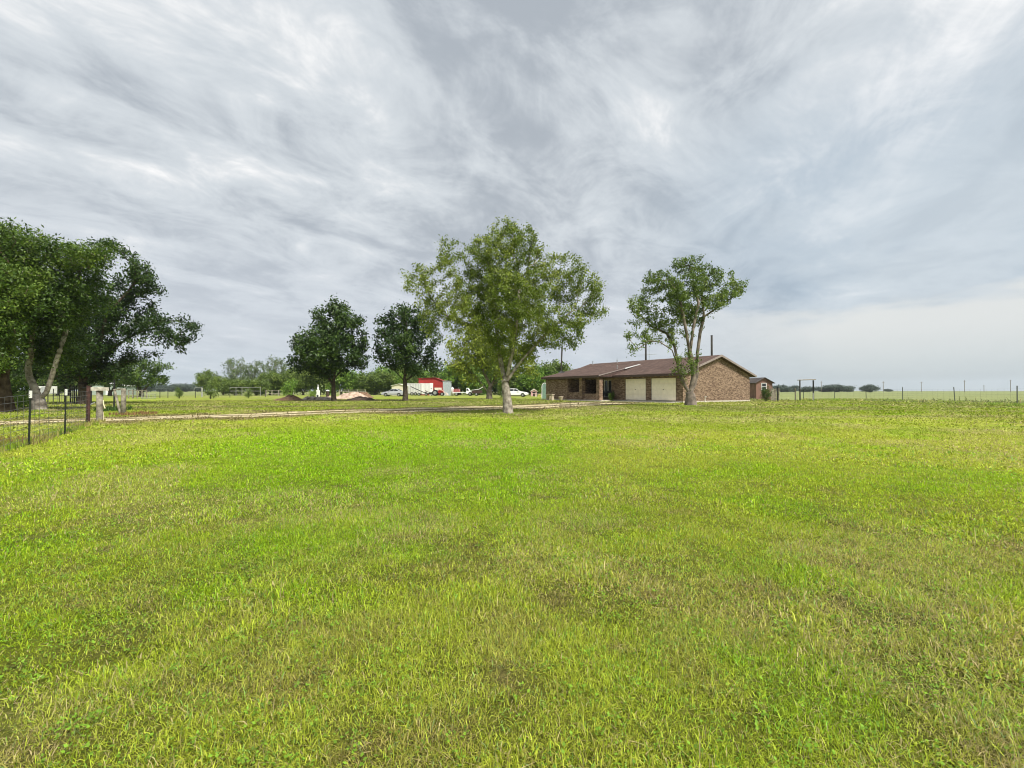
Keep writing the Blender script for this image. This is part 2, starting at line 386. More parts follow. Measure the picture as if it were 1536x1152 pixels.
# ------------------------------------------------------------------ grass: blades, straw and small broad-leaved weeds
TUFTS = []
HOLES = []           # (x, y, r) where no grass grows (trunks, slabs)
def in_house(x, y):
    c, s = math.cos(-HOUSE_RZ), math.sin(-HOUSE_RZ); dx, dy = x - HOUSE_O.x, y - HOUSE_O.y
    lx, ly = c * dx - s * dy, s * dx + c * dy
    return ((lx < .1) & (lx > -17.7) & (ly > -1.7) & (ly < 11.4)) | ((lx < -.2) & (lx > -7.3) & (ly > -.1) & (ly < 1))
def build_grass():
    zones = [(.0, 3.2, 21000, .0030, .040), (3.2, 6, 12000, .0041, .041), (6, 11, 4300, .0070, .042), (11, 20, 1050, .0145, .048), (20, 36, 190, .033, .055), (36, 62, 40, .07, .065)]
    Vs = []; Cs = []; Fs4 = []; nb = 0
    Q = []; T = []
    half = R(54)
    for r0, r1, den, wd, ln in zones:
        half = R(105) if r1 < 7 else R(78) if r1 < 12 else R(66) if r1 < 21 else R(60)
        n = int((r1 * r1 - r0 * r0) * half * den)
        r = np.sqrt(rng.uniform(r0 * r0, r1 * r1, n)); t = rng.uniform(-half, half, n)
        x = r * np.sin(t); y = r * np.cos(t)
        m0 = (np.abs(x) < np.maximum(y, 0) * 1.34 + 4.2) & (y > -1.6); x, y, r = x[m0], y[m0], r[m0]; n = len(x)
        td = track_dist(x, y)
        tuft = fbm(x * 3.0, y * 3.0, 200, 3); patch = fbm(x * .7, y * .7, 220, 3)
        bare = fbm(x * 2.6, y * 2.6, 41, 3)
        keep = (rng.random(n) < np.clip(.75 + 1.7 * (tuft - .38), .58, 1)) & ~((td < -.05) & (rng.random(n) < .78)) & (rng.random(n) > .8 * sstep_(bare, .84, .92)) & ~in_house(x, y)
        for hx, hy, hr in HOLES: keep &= (x - hx) ** 2 + (y - hy) ** 2 > hr * hr
        x, y, tuft, patch, r = x[keep], y[keep], tuft[keep], patch[keep], r[keep]; n = len(x)
        z = gz(x, y)
        L_ = ln * (.55 + .9 * tuft) * rng.uniform(.5, 1.5, n) * (.8 + .5 * patch)
        pasture = np.maximum(sstep_(x, 35.5, 37), sstep_(y, 52, 54) * sstep_(x, 24, 27)); L_ = L_ * (1 + 2.5 * pasture)
        tall = rng.random(n) < .015 ; L_ = np.where(tall, L_ * 1.9, L_)
        broad_ = fbm(x * 1.7 + 80, y * 1.7, 260, 3) > .64
        wdt = wd * rng.uniform(.6, 1.4, n) * np.where(broad_, 1.5, 1); L_ = L_ * np.where(broad_, 1.15, 1)
        runner = rng.random(n) < .06; L_ = np.where(runner, L_ * 1.9, L_)
        hd = rng.uniform(0, 2 * np.pi, n); lean = np.clip(rng.normal(.95, .40, n), .1, 1.5); lean = np.where(tall, .35, lean); lean = np.where(runner, 1.42, lean)
        dx, dy = np.cos(hd), np.sin(hd)
        fa = rng.uniform(0, 2 * np.pi, n); sx, sy = np.cos(fa), np.sin(fa)      # width direction
        sx = .5 * sx - .5 * dy + (y / (r + .01)) * .35; sy = .5 * sy + .5 * dx - (x / (r + .01)) * .35; l = np.hypot(sx, sy) + 1e-6; sx /= l; sy /= l
        b = np.stack([x, y, z - .004], 1); S3 = np.stack([sx, sy, rng.uniform(-.3, .3, n)], 1) * wdt[:, None] * .5
        sl, cl = np.sin(lean), np.cos(lean)
        p1 = b + np.stack([dx * sl * .45, dy * sl * .45, cl * .62], 1) * L_[:, None]
        droop = rng.uniform(.1, .95, n)
        p2 = b + np.stack([dx * sl, dy * sl, cl * .62 + cl * .38 * (1 - droop) ], 1) * L_[:, None]
        V = np.stack([b - S3, b + S3, p1 + S3 * .85, p1 - S3 * .85, p2], 1)
        j = rng.normal(0, .35, n)
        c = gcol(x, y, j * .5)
        br = rng.uniform(.5, 1.45, n)
        straw = rng.random(n) < (.05 + .20 * sstep_(fbm(x * .5 + 40, y * .5, 51, 4), .5, .66))
        straw |= runner & (rng.random(n) < .5)
        c = np.where(straw[:, None], A_(.56, .47, .23) * (.6 + .7 * rng.random(n))[:, None], c * br[:, None])
        cool = (rng.random(n) < .10) & (r < 14); c = np.where((cool & ~straw)[:, None], c * A_(.6, .95, 1.4), c)
        cc = np.repeat(c[:, None, :], 5, 1)
        Vs.append(V.reshape(-1, 3)); Cs.append(cc.reshape(-1, 3))
        k = nb + np.arange(n) * 5
        Q.append(np.stack([k, k + 1, k + 2, k + 3], 1).ravel()); T.append(np.stack([k + 3, k + 2, k + 4], 1).ravel()); nb += 5 * n
    # rank clumps along the fences and round the trunks
    for (tx, ty, tr_, tn, tl, tc) in TUFTS:
        n = tn; r = tr_ * np.sqrt(rng.random(n)); a = rng.uniform(0, 2 * np.pi, n); x = tx + r * np.cos(a); y = ty + r * np.sin(a)
        dist = math.hypot(tx, ty); wdt = max(.005, dist * .0011) * rng.uniform(.6, 1.3, n); L_ = tl * rng.uniform(.4, 1.2, n); hd = rng.uniform(0, 2 * np.pi, n); lean = np.abs(rng.normal(0, .45, n))
        dx, dy, sl, cl = np.cos(hd), np.sin(hd), np.sin(lean), np.cos(lean); b = np.stack([x, y, gz(x, y) - .005], 1)
        fa = rng.uniform(-.7, .7, n); S3 = np.stack([np.cos(fa), np.sin(fa), 0 * fa], 1) * wdt[:, None] * .5
        p1 = b + np.stack([dx * sl * .4, dy * sl * .4, cl * .6], 1) * L_[:, None]; p2 = b + np.stack([dx * sl * 1.1, dy * sl * 1.1, cl], 1) * L_[:, None]
        V = np.stack([b - S3, b + S3, p1 + S3 * .8, p1 - S3 * .8, p2], 1); c = A_(*tc)[None] * rng.uniform(.6, 1.4, n)[:, None]
        Vs.append(V.reshape(-1, 3)); Cs.append(np.repeat(c[:, None, :], 5, 1).reshape(-1, 3)); k = nb + np.arange(n) * 5
        Q.append(np.stack([k, k + 1, k + 2, k + 3], 1).ravel()); T.append(np.stack([k + 3, k + 2, k + 4], 1).ravel()); nb += 5 * n
    # weeds: rosettes of small round leaves close to the camera
    half = R(80); n = 7600; r = np.sqrt(rng.uniform(.8, 49, n)); t = rng.uniform(-half, half, n); x = r * np.sin(t); y = r * np.cos(t)
    k_ = fbm(x * .9 + 3, y * .9, 300, 3) > .47; x, y, r = x[k_], y[k_], r[k_]
    m = 6; x = np.repeat(x, m); y = np.repeat(y, m); r = np.repeat(r, m); n = len(x)
    a = rng.uniform(0, 2 * np.pi, n); d = rng.uniform(.008, .045, n); s_ = rng.uniform(.005, .010, n)
    c0 = np.stack([x + np.cos(a) * d, y + np.sin(a) * d, gz(x, y) + rng.uniform(.015, .05, n)], 1)
    u = np.stack([np.cos(a), np.sin(a), rng.uniform(-.1, .7, n)], 1) * s_[:, None]; v = np.stack([-np.sin(a), np.cos(a), rng.uniform(-.4, .4, n)], 1) * (s_ * .8)[:, None]
    V = np.stack([c0 - u, c0 - u * .2 + v, c0 + u, c0 - u * .2 - v], 1)
    c = A_(.19, .34, .03)[None] * rng.uniform(.6, 1.5, n)[:, None]
    k = nb + np.arange(n) * 4; Vs.append(V.reshape(-1, 3)); Cs.append(np.repeat(c[:, None], 4, 1).reshape(-1, 3)); Q.append(np.stack([k, k + 1, k + 2, k + 3], 1).ravel()); nb += 4 * n
    V = np.concatenate(Vs); Cc = np.clip(np.concatenate(Cs), 0, .95); q = np.concatenate(Q); tr = np.concatenate(T)
    me = bpy.data.meshes.new('grass'); me.vertices.add(len(V)); me.vertices.foreach_set('co', V.astype(np.float32).ravel())
    nq, nt_ = len(q) // 4, len(tr) // 3
    me.loops.add(len(q) + len(tr)); me.loops.foreach_set('vertex_index', np.concatenate([q, tr]).astype(np.int32))
    me.polygons.add(nq + nt_); me.polygons.foreach_set('loop_start', np.concatenate([np.arange(nq) * 4, len(q) + np.arange(nt_) * 3]).astype(np.int32))
    at = me.attributes.new('col', 'FLOAT_COLOR', 'POINT'); c4 = np.ones((len(V), 4), np.float32); c4[:, :3] = Cc; at.data.foreach_set('color', c4.ravel())
    me.update(calc_edges=True)
    o = link_mesh('grass', me, vcol_mat('grass_blade', translucent=.42, rough=.55, gloss=.25))
    tag(o, 'mown green grass with dry straw and small weeds all over the yard', 'grass', kind='stuff')
    print('blade verts', len(V))

# ------------------------------------------------------------------ trees
def grow(stems, lobes, n, step, dk, seed, di=8, maxit=160, gapf=.38):
    """space colonisation: stems = polylines of given limbs, lobes = (centre, radii) of crown masses"""
    g = np.random.default_rng(seed)
    vol = np.array([r[0] * r[1] * r[2] for c, r in lobes]); pk = g.choice(len(lobes), n, p=vol / vol.sum())
    d = g.normal(size=(n, 3)); d /= np.linalg.norm(d, axis=1)[:, None]; rad = g.random(n) ** (1 / 2.4)
    A = np.array([lobes[k][0] for k in pk]) + d * rad[:, None] * np.array([lobes[k][1] for k in pk])
    span = A.max(0) - A.min(0); fq = 7.5 / max(span[0], .1)
    gap = fbm(A[:, 0] * fq + A[:, 2] * fq * .5 + seed, A[:, 1] * fq - A[:, 2] * fq * .8, seed, 2)
    A = A[gap > gapf]; n = len(A)
    pos = []; par = []; last = 0
    for st in stems:
        st = [Vector(p) for p in st[0]] if isinstance(st[0], list) else [Vector(p) for p in st]
        for i, p in enumerate(st):
            if i == 0:
                if not pos: pos.append(np.array(p)); par.append(-1); last = 0; continue
                dd = [np.linalg.norm(q - np.array(p)) for q in pos]; last = int(np.argmin(dd)); 
                if dd[last] < .02: continue
            a = Vector(pos[last]); m = max(1, int((p - a).length / step))
            for k in range(1, m + 1):
                pos.append(np.array(a.lerp(p, k / m))); par.append(last); last = len(pos) - 1
    P = np.array(pos); par = list(par); kids = [0] * len(P)
    for q in par:
        if q >= 0: kids[q] += 1
    D = np.linalg.norm(A[:, None] - P[None], axis=2); near = D.argmin(1); dist = D.min(1)
    alive = np.ones(n, bool)
    for it in range(maxit):
        act = alive & (dist < di * step)
        if not act.any():
            act = alive.copy()
            if not act.any(): break
        idx = near[act]; dv = A[act] - P[idx]; dv /= np.linalg.norm(dv, axis=1)[:, None] + 1e-9
        un, inv = np.unique(idx, return_inverse=True)
        acc = np.zeros((len(un), 3)); np.add.at(acc, inv, dv)
        acc += g.normal(size=acc.shape) * .35 * np.linalg.norm(acc, axis=1)[:, None]
        acc /= np.linalg.norm(acc, axis=1)[:, None] + 1e-9
        ok = np.array([kids[u] < 4 for u in un])
        bad = ~ok
        if bad.any():
            killset = np.isin(near, un[bad]) & act; alive[killset] = False
        un, acc = un[ok], acc[ok]
        if len(un) == 0: continue
        new = P[un] + acc * step; base = len(P)
        for u in un: kids[u] += 1
        P = np.concatenate([P, new]); par += list(un); kids += [0] * len(un)
        al = np.where(alive)[0]
        Dn = np.linalg.norm(A[al][:, None] - new[None], axis=2); m_ = Dn.min(1); am = Dn.argmin(1)
        up = m_ < dist[al]; dist[al[up]] = m_[up]; near[al[up]] = base + am[up]
        alive &= dist > dk
        if not alive.any() or len(P) > 9000: break
    return P, np.array(par)
def radii(P, par, base_r, tip):
    n = len(P); tips = np.zeros(n); ch = np.zeros(n, int)
    for i in range(n - 1, 0, -1):
        if ch[i] == 0: tips[i] = 1
        if par[i] >= 0: tips[par[i]] += tips[i]; ch[par[i]] += 1
    # children always have a larger index than their parent
    tips = np.maximum(tips, 1); e = math.log(max(base_r / tip, 1.5)) / math.log(max(tips[0], 2))
    return tip * tips ** e, ch
def tubes(mb, P, par, r, flare=0, rmin=0.0, swell=0, swh=1.6):
    n = len(P); main = {}
    kids = [[] for _ in range(n)]
    for i in range(1, n):
        if par[i] >= 0: kids[par[i]].append(i)
    starts = [0]; 
    while starts:
        s = starts.pop(); chain = [s] if (s == 0) else [par[s], s]
        rr = [r[s]] if s == 0 else [min(r[s] * 1.15, r[par[s]]), r[s]]
        c = s
        while kids[c]:
            k = max(kids[c], key=lambda q: r[q])
            for q in kids[c]:
                if q != k and r[q] > rmin: starts.append(q)
            c = k
            if r[c] <= rmin: break
            chain.append(c); rr.append(r[c])
        if len(chain) < 2: continue
        big = max(rr); ns = 12 if big > .15 else 7 if big > .05 else 4 if big > .02 else 3
        if flare and s == 0:
            z0 = P[0][2]
            rr = [q * (1 + flare * math.exp(-max(0, P[chain[i]][2] - z0) / .35) + swell * math.exp(-(max(0, P[chain[i]][2] - z0) / swh) ** 2)) for i, q in enumerate(rr)]
        mb.tube([P[i] for i in chain], rr, ns, cap=False)
def leaf_mesh(P, par, r, rleaf, per, size, spread, cols, seed, aspect=.45, droop=.3, thin=None, upb=.25):
    g = np.random.default_rng(seed)
    idx = np.where((r <= rleaf) & (par >= 0))[0]
    if thin is not None:
        idx = np.array([i for i in idx if thin(P[i], g)])
    q = P[par[idx]]; p = P[idx]
    N = len(idx) * per
    t = g.random((len(idx), per, 1)); c = (q[:, None] * (1 - t) + p[:, None] * t) + g.normal(size=(len(idx), per, 3)) * spread
    c = c.reshape(-1, 3)
    u = g.normal(size=(N, 3)) + A_(0, 0, -droop); u /= np.linalg.norm(u, axis=1)[:, None]
    w_ = g.normal(size=(N, 3)) + A_(0, 0, upb * 3); v = np.cross(u, w_); v /= np.linalg.norm(v, axis=1)[:, None] + 1e-9
    s = size * g.uniform(.6, 1.4, N)[:, None]
    V = np.stack([c - u * s * .5, c + v * s * aspect * .5, c + u * s * .5, c - v * s * aspect * .5], 1)
    # clump colour: neighbours share a tone
    tone = np.clip(fbm(c[:, 0] * .9 + c[:, 2] * .4, c[:, 1] * .9 - c[:, 2] * .7, seed, 3) * 1.0 + g.normal(0, .16, N), 0, 1)
    c0, c1, c2 = [A_(*k) for k in cols]
    col = np.where((tone < .5)[:, None], c0 + (c1 - c0) * (tone * 2)[:, None], c1 + (c2 - c1) * (tone * 2 - 1)[:, None])
    col = col * g.uniform(.8, 1.25, N)[:, None]
    k = np.arange(N) * 4
    return poly_mesh('crown', V.reshape(-1, 3), 4, np.stack([k, k + 1, k + 2, k + 3], 1).ravel(), np.repeat(col[:, None], 4, 1).reshape(-1, 3))
PAL = dict(
    elm=((.07, .11, .015), (.16, .225, .03), (.34, .39, .075)),
    sparse=((.06, .10, .02), (.12, .19, .03), (.27, .34, .08)),
    oak=((.010, .026, .004), (.024, .055, .008), (.075, .13, .018)),
    live=((.020, .045, .005), (.05, .10, .010), (.16, .235, .03)),
    yellow=((.12, .16, .025), (.22, .28, .03), (.36, .40, .06)),
    bright=((.07, .14, .02), (.14, .25, .03), (.24, .36, .05)),
    mid=((.06, .10, .02), (.12, .18, .035), (.22, .29, .05)),
    grey=((.05, .08, .025), (.10, .15, .04), (.19, .25, .07)),
    far=((.06, .09, .07), (.085, .12, .09), (.12, .15, .11)),  # leaf colours greyed and lightened to paint in distance haze
)
LEAF = {}
def leafmat(tr=.3):
    if tr not in LEAF: LEAF[tr] = vcol_mat('leaf_%d' % int(tr * 100), translucent=tr, rough=.5, gloss=.35)
    return LEAF[tr]
def bark(name, col, col2, sc=5, bump=.8): return mat(name, col, .95, scale=sc, bump=bump, bscale=18, spec=.1, col2=col2)
BK_PALE = bark('bark_pale', (.11, .09, .07), (.42, .38, .32), 4.5)
BK_GREY = bark('bark_grey', (.09, .075, .06), (.24, .20, .165), 3)
BK_DARK = bark('bark_dark', (.035, .028, .022), (.10, .08, .06), 5)
BK_BROWN = bark('bark_brown', (.04, .028, .018), (.11, .08, .055), 4)
def make_tree(name, label, cat, base, stems, lobes, n, step, dk, base_r, tip, rleaf, per, size, spread, pal, bk, seed, group=None, di=8, flare=.35, tr=.3, thin=None, droop=.3, aspect=.45, rmin=0., upb=.25, swell=.35, gapf=.40, swh=1.6):
    """stems and lobes in world space; the tree's Empty stands at its base"""
    b = np.array(base)
    st = [[tuple(np.array(p) - b) for p in s] for s in stems]; lb = [(np.array(c) - b, r) for c, r in lobes]
    P, par = grow(st, lb, n, step, dk, seed, di, gapf=gapf)
    r, ch = radii(P, par, base_r, tip)
    root = thing(name, label, cat, base, group=group)
    mb = MB(); tubes(mb, P, par, r, flare, rmin, swell, swh); mb.build('trunk', bk, root, smooth=True)
    me = leaf_mesh(P, par, r, rleaf, per, size, spread, PAL[pal], seed + 1, aspect, droop, thin, upb)
    link_mesh('crown', me, leafmat(tr), root)
    print(name, len(P), len(me.polygons))
    return root
def plobes(L, Y, seed, depth=1.0, dz=.5):
    """crown masses traced from the photo: (px, py, rx, ry [, dy metres]) at depth Y, each given depth of its own"""
    g = random.Random(seed); out = []
    for l in L:
        px, py, rx, ry = l[:4]
        off = l[4] if len(l) > 4 else g.uniform(-dz, dz) * (rx + ry) / 2 * Y / FPX
        c = W(px, py, Y + off); k = Y / FPX
        out.append((tuple(c), (rx * k, (rx + ry) / 2 * k * depth, ry * k)))
    return out
def pstem(pts, Y, base=None):
    out = []
    for p in pts:
        out.append(tuple(W(p[0], p[1], Y + (p[2] if len(p) > 2 else 0))))
    if base is not None: out[0] = (base[0], base[1], base[2] - .08)
    return out

# ------------------------------------------------------------------ the brick house
def brick_mat(name, c1, c2, mortar, bw=.21, bh=.075):
    m = bpy.data.materials.new(name); m.use_nodes = True; nt = m.node_tree; L = nt.links; p = nt.nodes['Principled BSDF']
    p.inputs['Roughness'].default_value = .9; p.inputs['Specular IOR Level'].default_value = .15
    tc = nt.nodes.new('ShaderNodeTexCoord'); s = nt.nodes.new('ShaderNodeSeparateXYZ'); L.new(tc.outputs['Object'], s.inputs[0])
    a = nt.nodes.new('ShaderNodeMath'); L.new(s.outputs[0], a.inputs[0]); L.new(s.outputs[1], a.inputs[1])
    cb = nt.nodes.new('ShaderNodeCombineXYZ'); L.new(a.outputs[0], cb.inputs[0]); L.new(s.outputs[2], cb.inputs[1])
    b = nt.nodes.new('ShaderNodeTexBrick'); L.new(cb.outputs[0], b.inputs[0])
    b.inputs['Scale'].default_value = 1; b.inputs['Brick Width'].default_value = bw; b.inputs['Row Height'].default_value = bh
    b.inputs['Mortar Size'].default_value = .006; b.inputs['Color1'].default_value = (0, 0, 0, 1); b.inputs['Color2'].default_value = (1, 1, 1, 1)
    b.inputs['Mortar'].default_value = (.5, .5, .5, 1); b.inputs['Bias'].default_value = 0
    r = nt.nodes.new('ShaderNodeValToRGB'); L.new(b.outputs['Color'], r.inputs[0]); e = r.color_ramp.elements
    e[0].position = 0; e[0].color = (*c1, 1); e[1].position = 1; e[1].color = (*c2, 1)
    k = e.new(.45); k.color = (*[(x * .6 + y * .4) for x, y in zip(c1, c2)], 1)
    n = nt.nodes.new('ShaderNodeTexNoise'); n.inputs['Scale'].default_value = 5; n.inputs['Detail'].default_value = 6; L.new(cb.outputs[0], n.inputs['Vector'])
    mr = nt.nodes.new('ShaderNodeMapRange'); L.new(n.outputs['Fac'], mr.inputs[0])
    for i, v in enumerate((.3, .7, .8, 1.2)): mr.inputs[i + 1].default_value = v
    sc = nt.nodes.new('ShaderNodeVectorMath'); sc.operation = 'SCALE'; L.new(r.outputs[0], sc.inputs[0]); L.new(mr.outputs[0], sc.inputs[3])
    mx = nt.nodes.new('ShaderNodeMix'); mx.data_type = 'RGBA'; L.new(b.outputs['Fac'], mx.inputs[0]); L.new(sc.outputs[0], mx.inputs[6]); mx.inputs[7].default_value = (*mortar, 1)
    L.new(mx.outputs[2], p.inputs['Base Color'])
    bp = nt.nodes.new('ShaderNodeBump'); bp.invert = True; bp.inputs['Strength'].default_value = .6; bp.inputs['Distance'].default_value = .01; L.new(b.outputs['Fac'], bp.inputs['Height']); L.new(bp.outputs[0], p.inputs['Normal'])
    MATS[name] = m; return m
def shingle_mat():
    m = bpy.data.materials.new('shingles'); m.use_nodes = True; nt = m.node_tree; L = nt.links; p = nt.nodes['Principled BSDF']
    p.inputs['Roughness'].default_value = .92; p.inputs['Specular IOR Level'].default_value = .15
    tc = nt.nodes.new('ShaderNodeTexCoord'); b = nt.nodes.new('ShaderNodeTexBrick'); L.new(tc.outputs['Object'], b.inputs[0])
    b.inputs['Scale'].default_value = 1; b.inputs['Brick Width'].default_value = .33; b.inputs['Row Height'].default_value = .14; b.inputs['Mortar Size'].default_value = .008
    b.inputs['Color1'].default_value = (.080, .052, .043, 1); b.inputs['Color2'].default_value = (.122, .083, .069, 1); b.inputs['Mortar'].default_value = (.07, .045, .04, 1)
    n = nt.nodes.new('ShaderNodeTexNoise'); n.inputs['Scale'].default_value = 1.3; n.inputs['Detail'].default_value = 8; n.inputs['Roughness'].default_value = .7; L.new(tc.outputs['Object'], n.inputs['Vector'])
    mr = nt.nodes.new('ShaderNodeMapRange'); L.new(n.outputs['Fac'], mr.inputs[0])
    for i, v in enumerate((.3, .7, .7, 1.3)): mr.inputs[i + 1].default_value = v
    sc = nt.nodes.new('ShaderNodeVectorMath'); sc.operation = 'SCALE'; L.new(b.outputs['Color'], sc.inputs[0]); L.new(mr.outputs[0], sc.inputs[3]); L.new(sc.outputs[0], p.inputs['Base Color'])
    MATS['shingles'] = m; return m
BRICK = brick_mat('brick', (.08, .045, .03), (.31, .22, .155), (.26, .195, .145))
SHIN = shingle_mat()
TRIM = mat('brown_trim', (.075, .045, .038), .6, var=.2)
TRIM2 = mat('rake_trim', (.23, .19, .175), .6, var=.2)
CREAM = mat('cream_paint', (.92, .83, .68), .55, var=.05, scale=3)
WHITE = mat('white_paint', (.78, .78, .76), .5, var=.06)
CONC = mat('concrete', (.46, .42, .35), .9, var=.2, scale=4, bump=.3)
GLASS = mat('dark_glass', (.02, .024, .028), .08, spec=.6, var=.1)
BLACK = mat('black_metal', (.014, .014, .015), .5, var=.2)
DWOOD = mat('dark_wood', (.05, .03, .022), .7, var=.25)
SOFF = mat('soffit', (.16, .12, .10), .8)
GALV = mat('galvanised', (.42, .43, .43), .45, metal=.6, var=.2)
def build_house():
    H = thing('brick_house', 'long low brick ranch house with brown shingle roof and two cream garage doors', 'house', HOUSE_O, HOUSE_RZ)
    L = 17.2; D0, D1 = .6, 11.1; ZW = 2.62; FL = .14
    rise = 1.82; RY = 5.85; sl = rise / RY
    zr = lambda y: 2.50 + .12 + (sl * y if y <= RY else sl * (2 * RY - y))      # top of the roof at depth y
    # foundation slab
    MB().box(-L - .03, .03, D0 - .03, D1 + .03, -.3, FL).box(-L, -8.0, -1.55, D0 - .033, -.3, FL - .02).build('foundation', CONC, H)
    # wall pieces: front wall with door openings, gables, back
    w_ = MB(); T = .2
    zt = 2.55
    doors = [(-3.55, -.72), (-6.82, -4.16)]
    fd = (-12.9, -10.7); win1 = (-9.85, -8.75); DH = FL + 2.13
    def fw(x0, x1, z0, z1): w_.box(x0, x1, D0, D0 + T, z0, z1)
    fw(-.72, 0, FL, zt); fw(-4.16, -3.55, FL, zt); fw(-8.75, -6.82, FL, zt); fw(-10.7, -9.85, FL, zt)
    fw(-13.35, -12.9, FL, zt); fw(-9.85, -8.75, FL, FL + .25)
    for a, b in doors + [fd]: fw(a, b, DH, zt)
    fw(-9.85, -8.75, 2.2, zt)
    def gable(x0, x1):
        w_.prism([(D0 + T + .001, FL), (D1 - T - .001, FL), (D1 - T - .001, zr(D1 - T) - .20), (RY, zr(RY) - .20), (D0 + T + .001, zr(D0 + T) - .20)], x0, x1, 'yz')
    gable(-T, -.0); gable(-L, -L + T)
    w_.box(-L, 0, D1 - T, D1, FL, zt)
    # projecting room at the far end of the porch
    w_.box(-L, -13.55, -1.5, -1.3, FL, zt); w_.box(-13.75, -13.55, -1.299, D0 - .001, FL, zt); w_.box(-L, -L + .2, -1.299, D0 - .001, FL, zt)
    # low parapet between the porch columns
    w_.box(-13.3, -11.35, -1.42, -1.22, FL, FL + .75); w_.box(-10.9, -8.75, -1.42, -1.22, FL, FL + .62)
    w_.build('wall', BRICK, H)
    for x in (-13.5, -11.12, -8.5):
        c = MB().box(x - .23, x + .23, -1.54, -1.08, FL - .02, 2.5).build('porch_column', BRICK, H)
    # garage doors, four rows of raised panels each
    for a, b in doors:
        g = MB().box(a + .04, b - .04, D0 + .06, D0 + .10, FL + .03, DH - .03); n = 4; hh = (DH - FL - .06) / n
        for k in range(n):
            z0 = FL + .03 + k * hh
            g.box(a + .045, b - .045, D0 + .02, D0 + .0585, z0 + .018, z0 + hh - .018)
            m_ = 4; ww = (b - a - .09) / m_
            for j in range(m_):
                x0 = a + .045 + j * ww; g.box(x0 + .08, x0 + ww - .08, D0 + .004, D0 + .0195, z0 + .10, z0 + hh - .09)
        d = g.build('garage_door', CREAM, H)
        MB().box((a + b) / 2 - .06, (a + b) / 2 + .06, D0 + .0, D0 + .021, FL + 1.0, FL + 1.05).build('handle', BLACK, d)
        MB().box(a, a + .04, D0 + .005, D0 + .12, FL, DH).box(b - .04, b, D0 + .005, D0 + .12, FL, DH).box(a + .041, b - .041, D0 + .005, D0 + .12, DH - .03, DH).build('frame', TRIM, d)
        MB().box(a + .041, b - .041, D0 + .03, D0 + .1, FL + .001, FL + .028).build('seal', BLACK, d)
    # front door and windows under the porch
    al = MB(); ya, yb = D0 + T + .002, D0 + 1.9      # entrance alcove behind the porch
    al.box(fd[0] - .1, fd[0], ya, yb, FL, zt).box(fd[1], fd[1] + .1, ya, yb, FL, zt).box(fd[0] + .001, fd[1] - .001, yb - .1, yb, FL, zt).box(fd[0] + .001, fd[1] - .001, ya, yb - .101, DH + .05, DH + .12)
    al.build('entry_alcove', BRICK, H)
    D0_, D0 = D0, yb - .25; fd = (-12.3, -11.25)
    d = MB().box(fd[0] + .05, fd[1] - .05, D0 + .08, D0 + .12, FL, DH - .05).box(fd[0] + .17, fd[1] - .17, D0 + .06, D0 + .079, FL + .2, FL + .9).box(fd[0] + .17, fd[1] - .17, D0 + .06, D0 + .079, FL + 1.05, FL + 1.9).build('front_door', DWOOD, H)
    MB().box(fd[1] - .14, fd[1] - .1, D0 + .02, D0 + .059, FL + .95, FL + 1.1).build('handle', GALV, d)
    D0 = D0_
    def window(x0, x1, z0, z1, y, nm='window', sash=WHITE, mull=1):
        f = MB(); t = .05
        f.box(x0, x0 + t, y, y + .08, z0, z1).box(x1 - t, x1, y, y + .08, z0, z1).box(x0 + t + .001, x1 - t - .001, y, y + .08, z0, z0 + t).box(x0 + t + .001, x1 - t - .001, y, y + .08, z1 - t, z1)
        for k in range(mull):
            xm = x0 + (x1 - x0) * (k + 1) / (mull + 1); f.box(xm - .025, xm + .025, y + .003, y + .075, z0 + t + .001, z1 - t - .001)
        o = f.build(nm, sash, H); MB().box(x0 + t, x1 - t, y + .085, y + .1, z0 + t, z1 - t).build('pane', GLASS, o); return o
    window(-9.85, -8.75, FL + .25, 2.2, D0 + .04, sash=WHITE, mull=1)
    # main roof: two slopes with thickness
    x0, x1 = -17.6, .35; y0, y1 = 0, 2 * RY; th = .15
    e0, e1, zr0 = 2.62, 2.62, 2.62 + rise
    rf = MB().prism([(y0, e0), (RY, zr0), (y1, e1), (y1, e1 - th), (RY, zr0 - th - .02), (y0, e0 - th)], x0, x1, 'yz')
    # porch slope in front, meeting the main slope part way up
    ym = 4.06; zm = 2.62 + sl * ym + .004; yp = -1.9
    rf.prism([(yp, e0 + .004), (ym, zm + .01), (ym, zm - .05), (yp, e0 - th)], -17.606, -8.0, 'yz')
    roof = rf.build('roof', SHIN, H)
    yq = 1.7; zq = e0 + (zm - e0) * (yq - yp) / (ym - yp)
    MB().prism([(yp - .01, e0 + .012), (yq, zq + .016), (yq, zq - .06), (yp - .01, e0 - .09)], -7.998, -7.95, 'yz').build('rake_board', TRIM2, H)
    MB().prism([(yq + .002, zq + .03), (ym, zm + .035), (ym, zm - .03), (yq + .002, zq - .07)], -7.998, -7.88, 'yz').build('flashing', mat('pale_flashing', (.55, .55, .55), .5), H)
    # triangular side of the porch roof
    MB().prism([(yp + .02, e0 - .06), (ym - .1, zm - .08), (ym - .1, zm - .25), (.02, e0 - .13), (yp + .02, e0 - .13)], -8.06, -7.999, 'yz').build('porch_roof_side', TRIM, H)
    # fascias
    f = MB().box(-7.93, x1, y0 - .03, y0 - .002, e0 - .21, e0 - .01).box(-17.6, -8.0, yp - .035, yp - .002, e0 - .22, e0 - .02).box(x0, x1, y1 + .002, y1 + .03, e0 - .2, e0 - .01)
    f.build('fascia', TRIM, H)
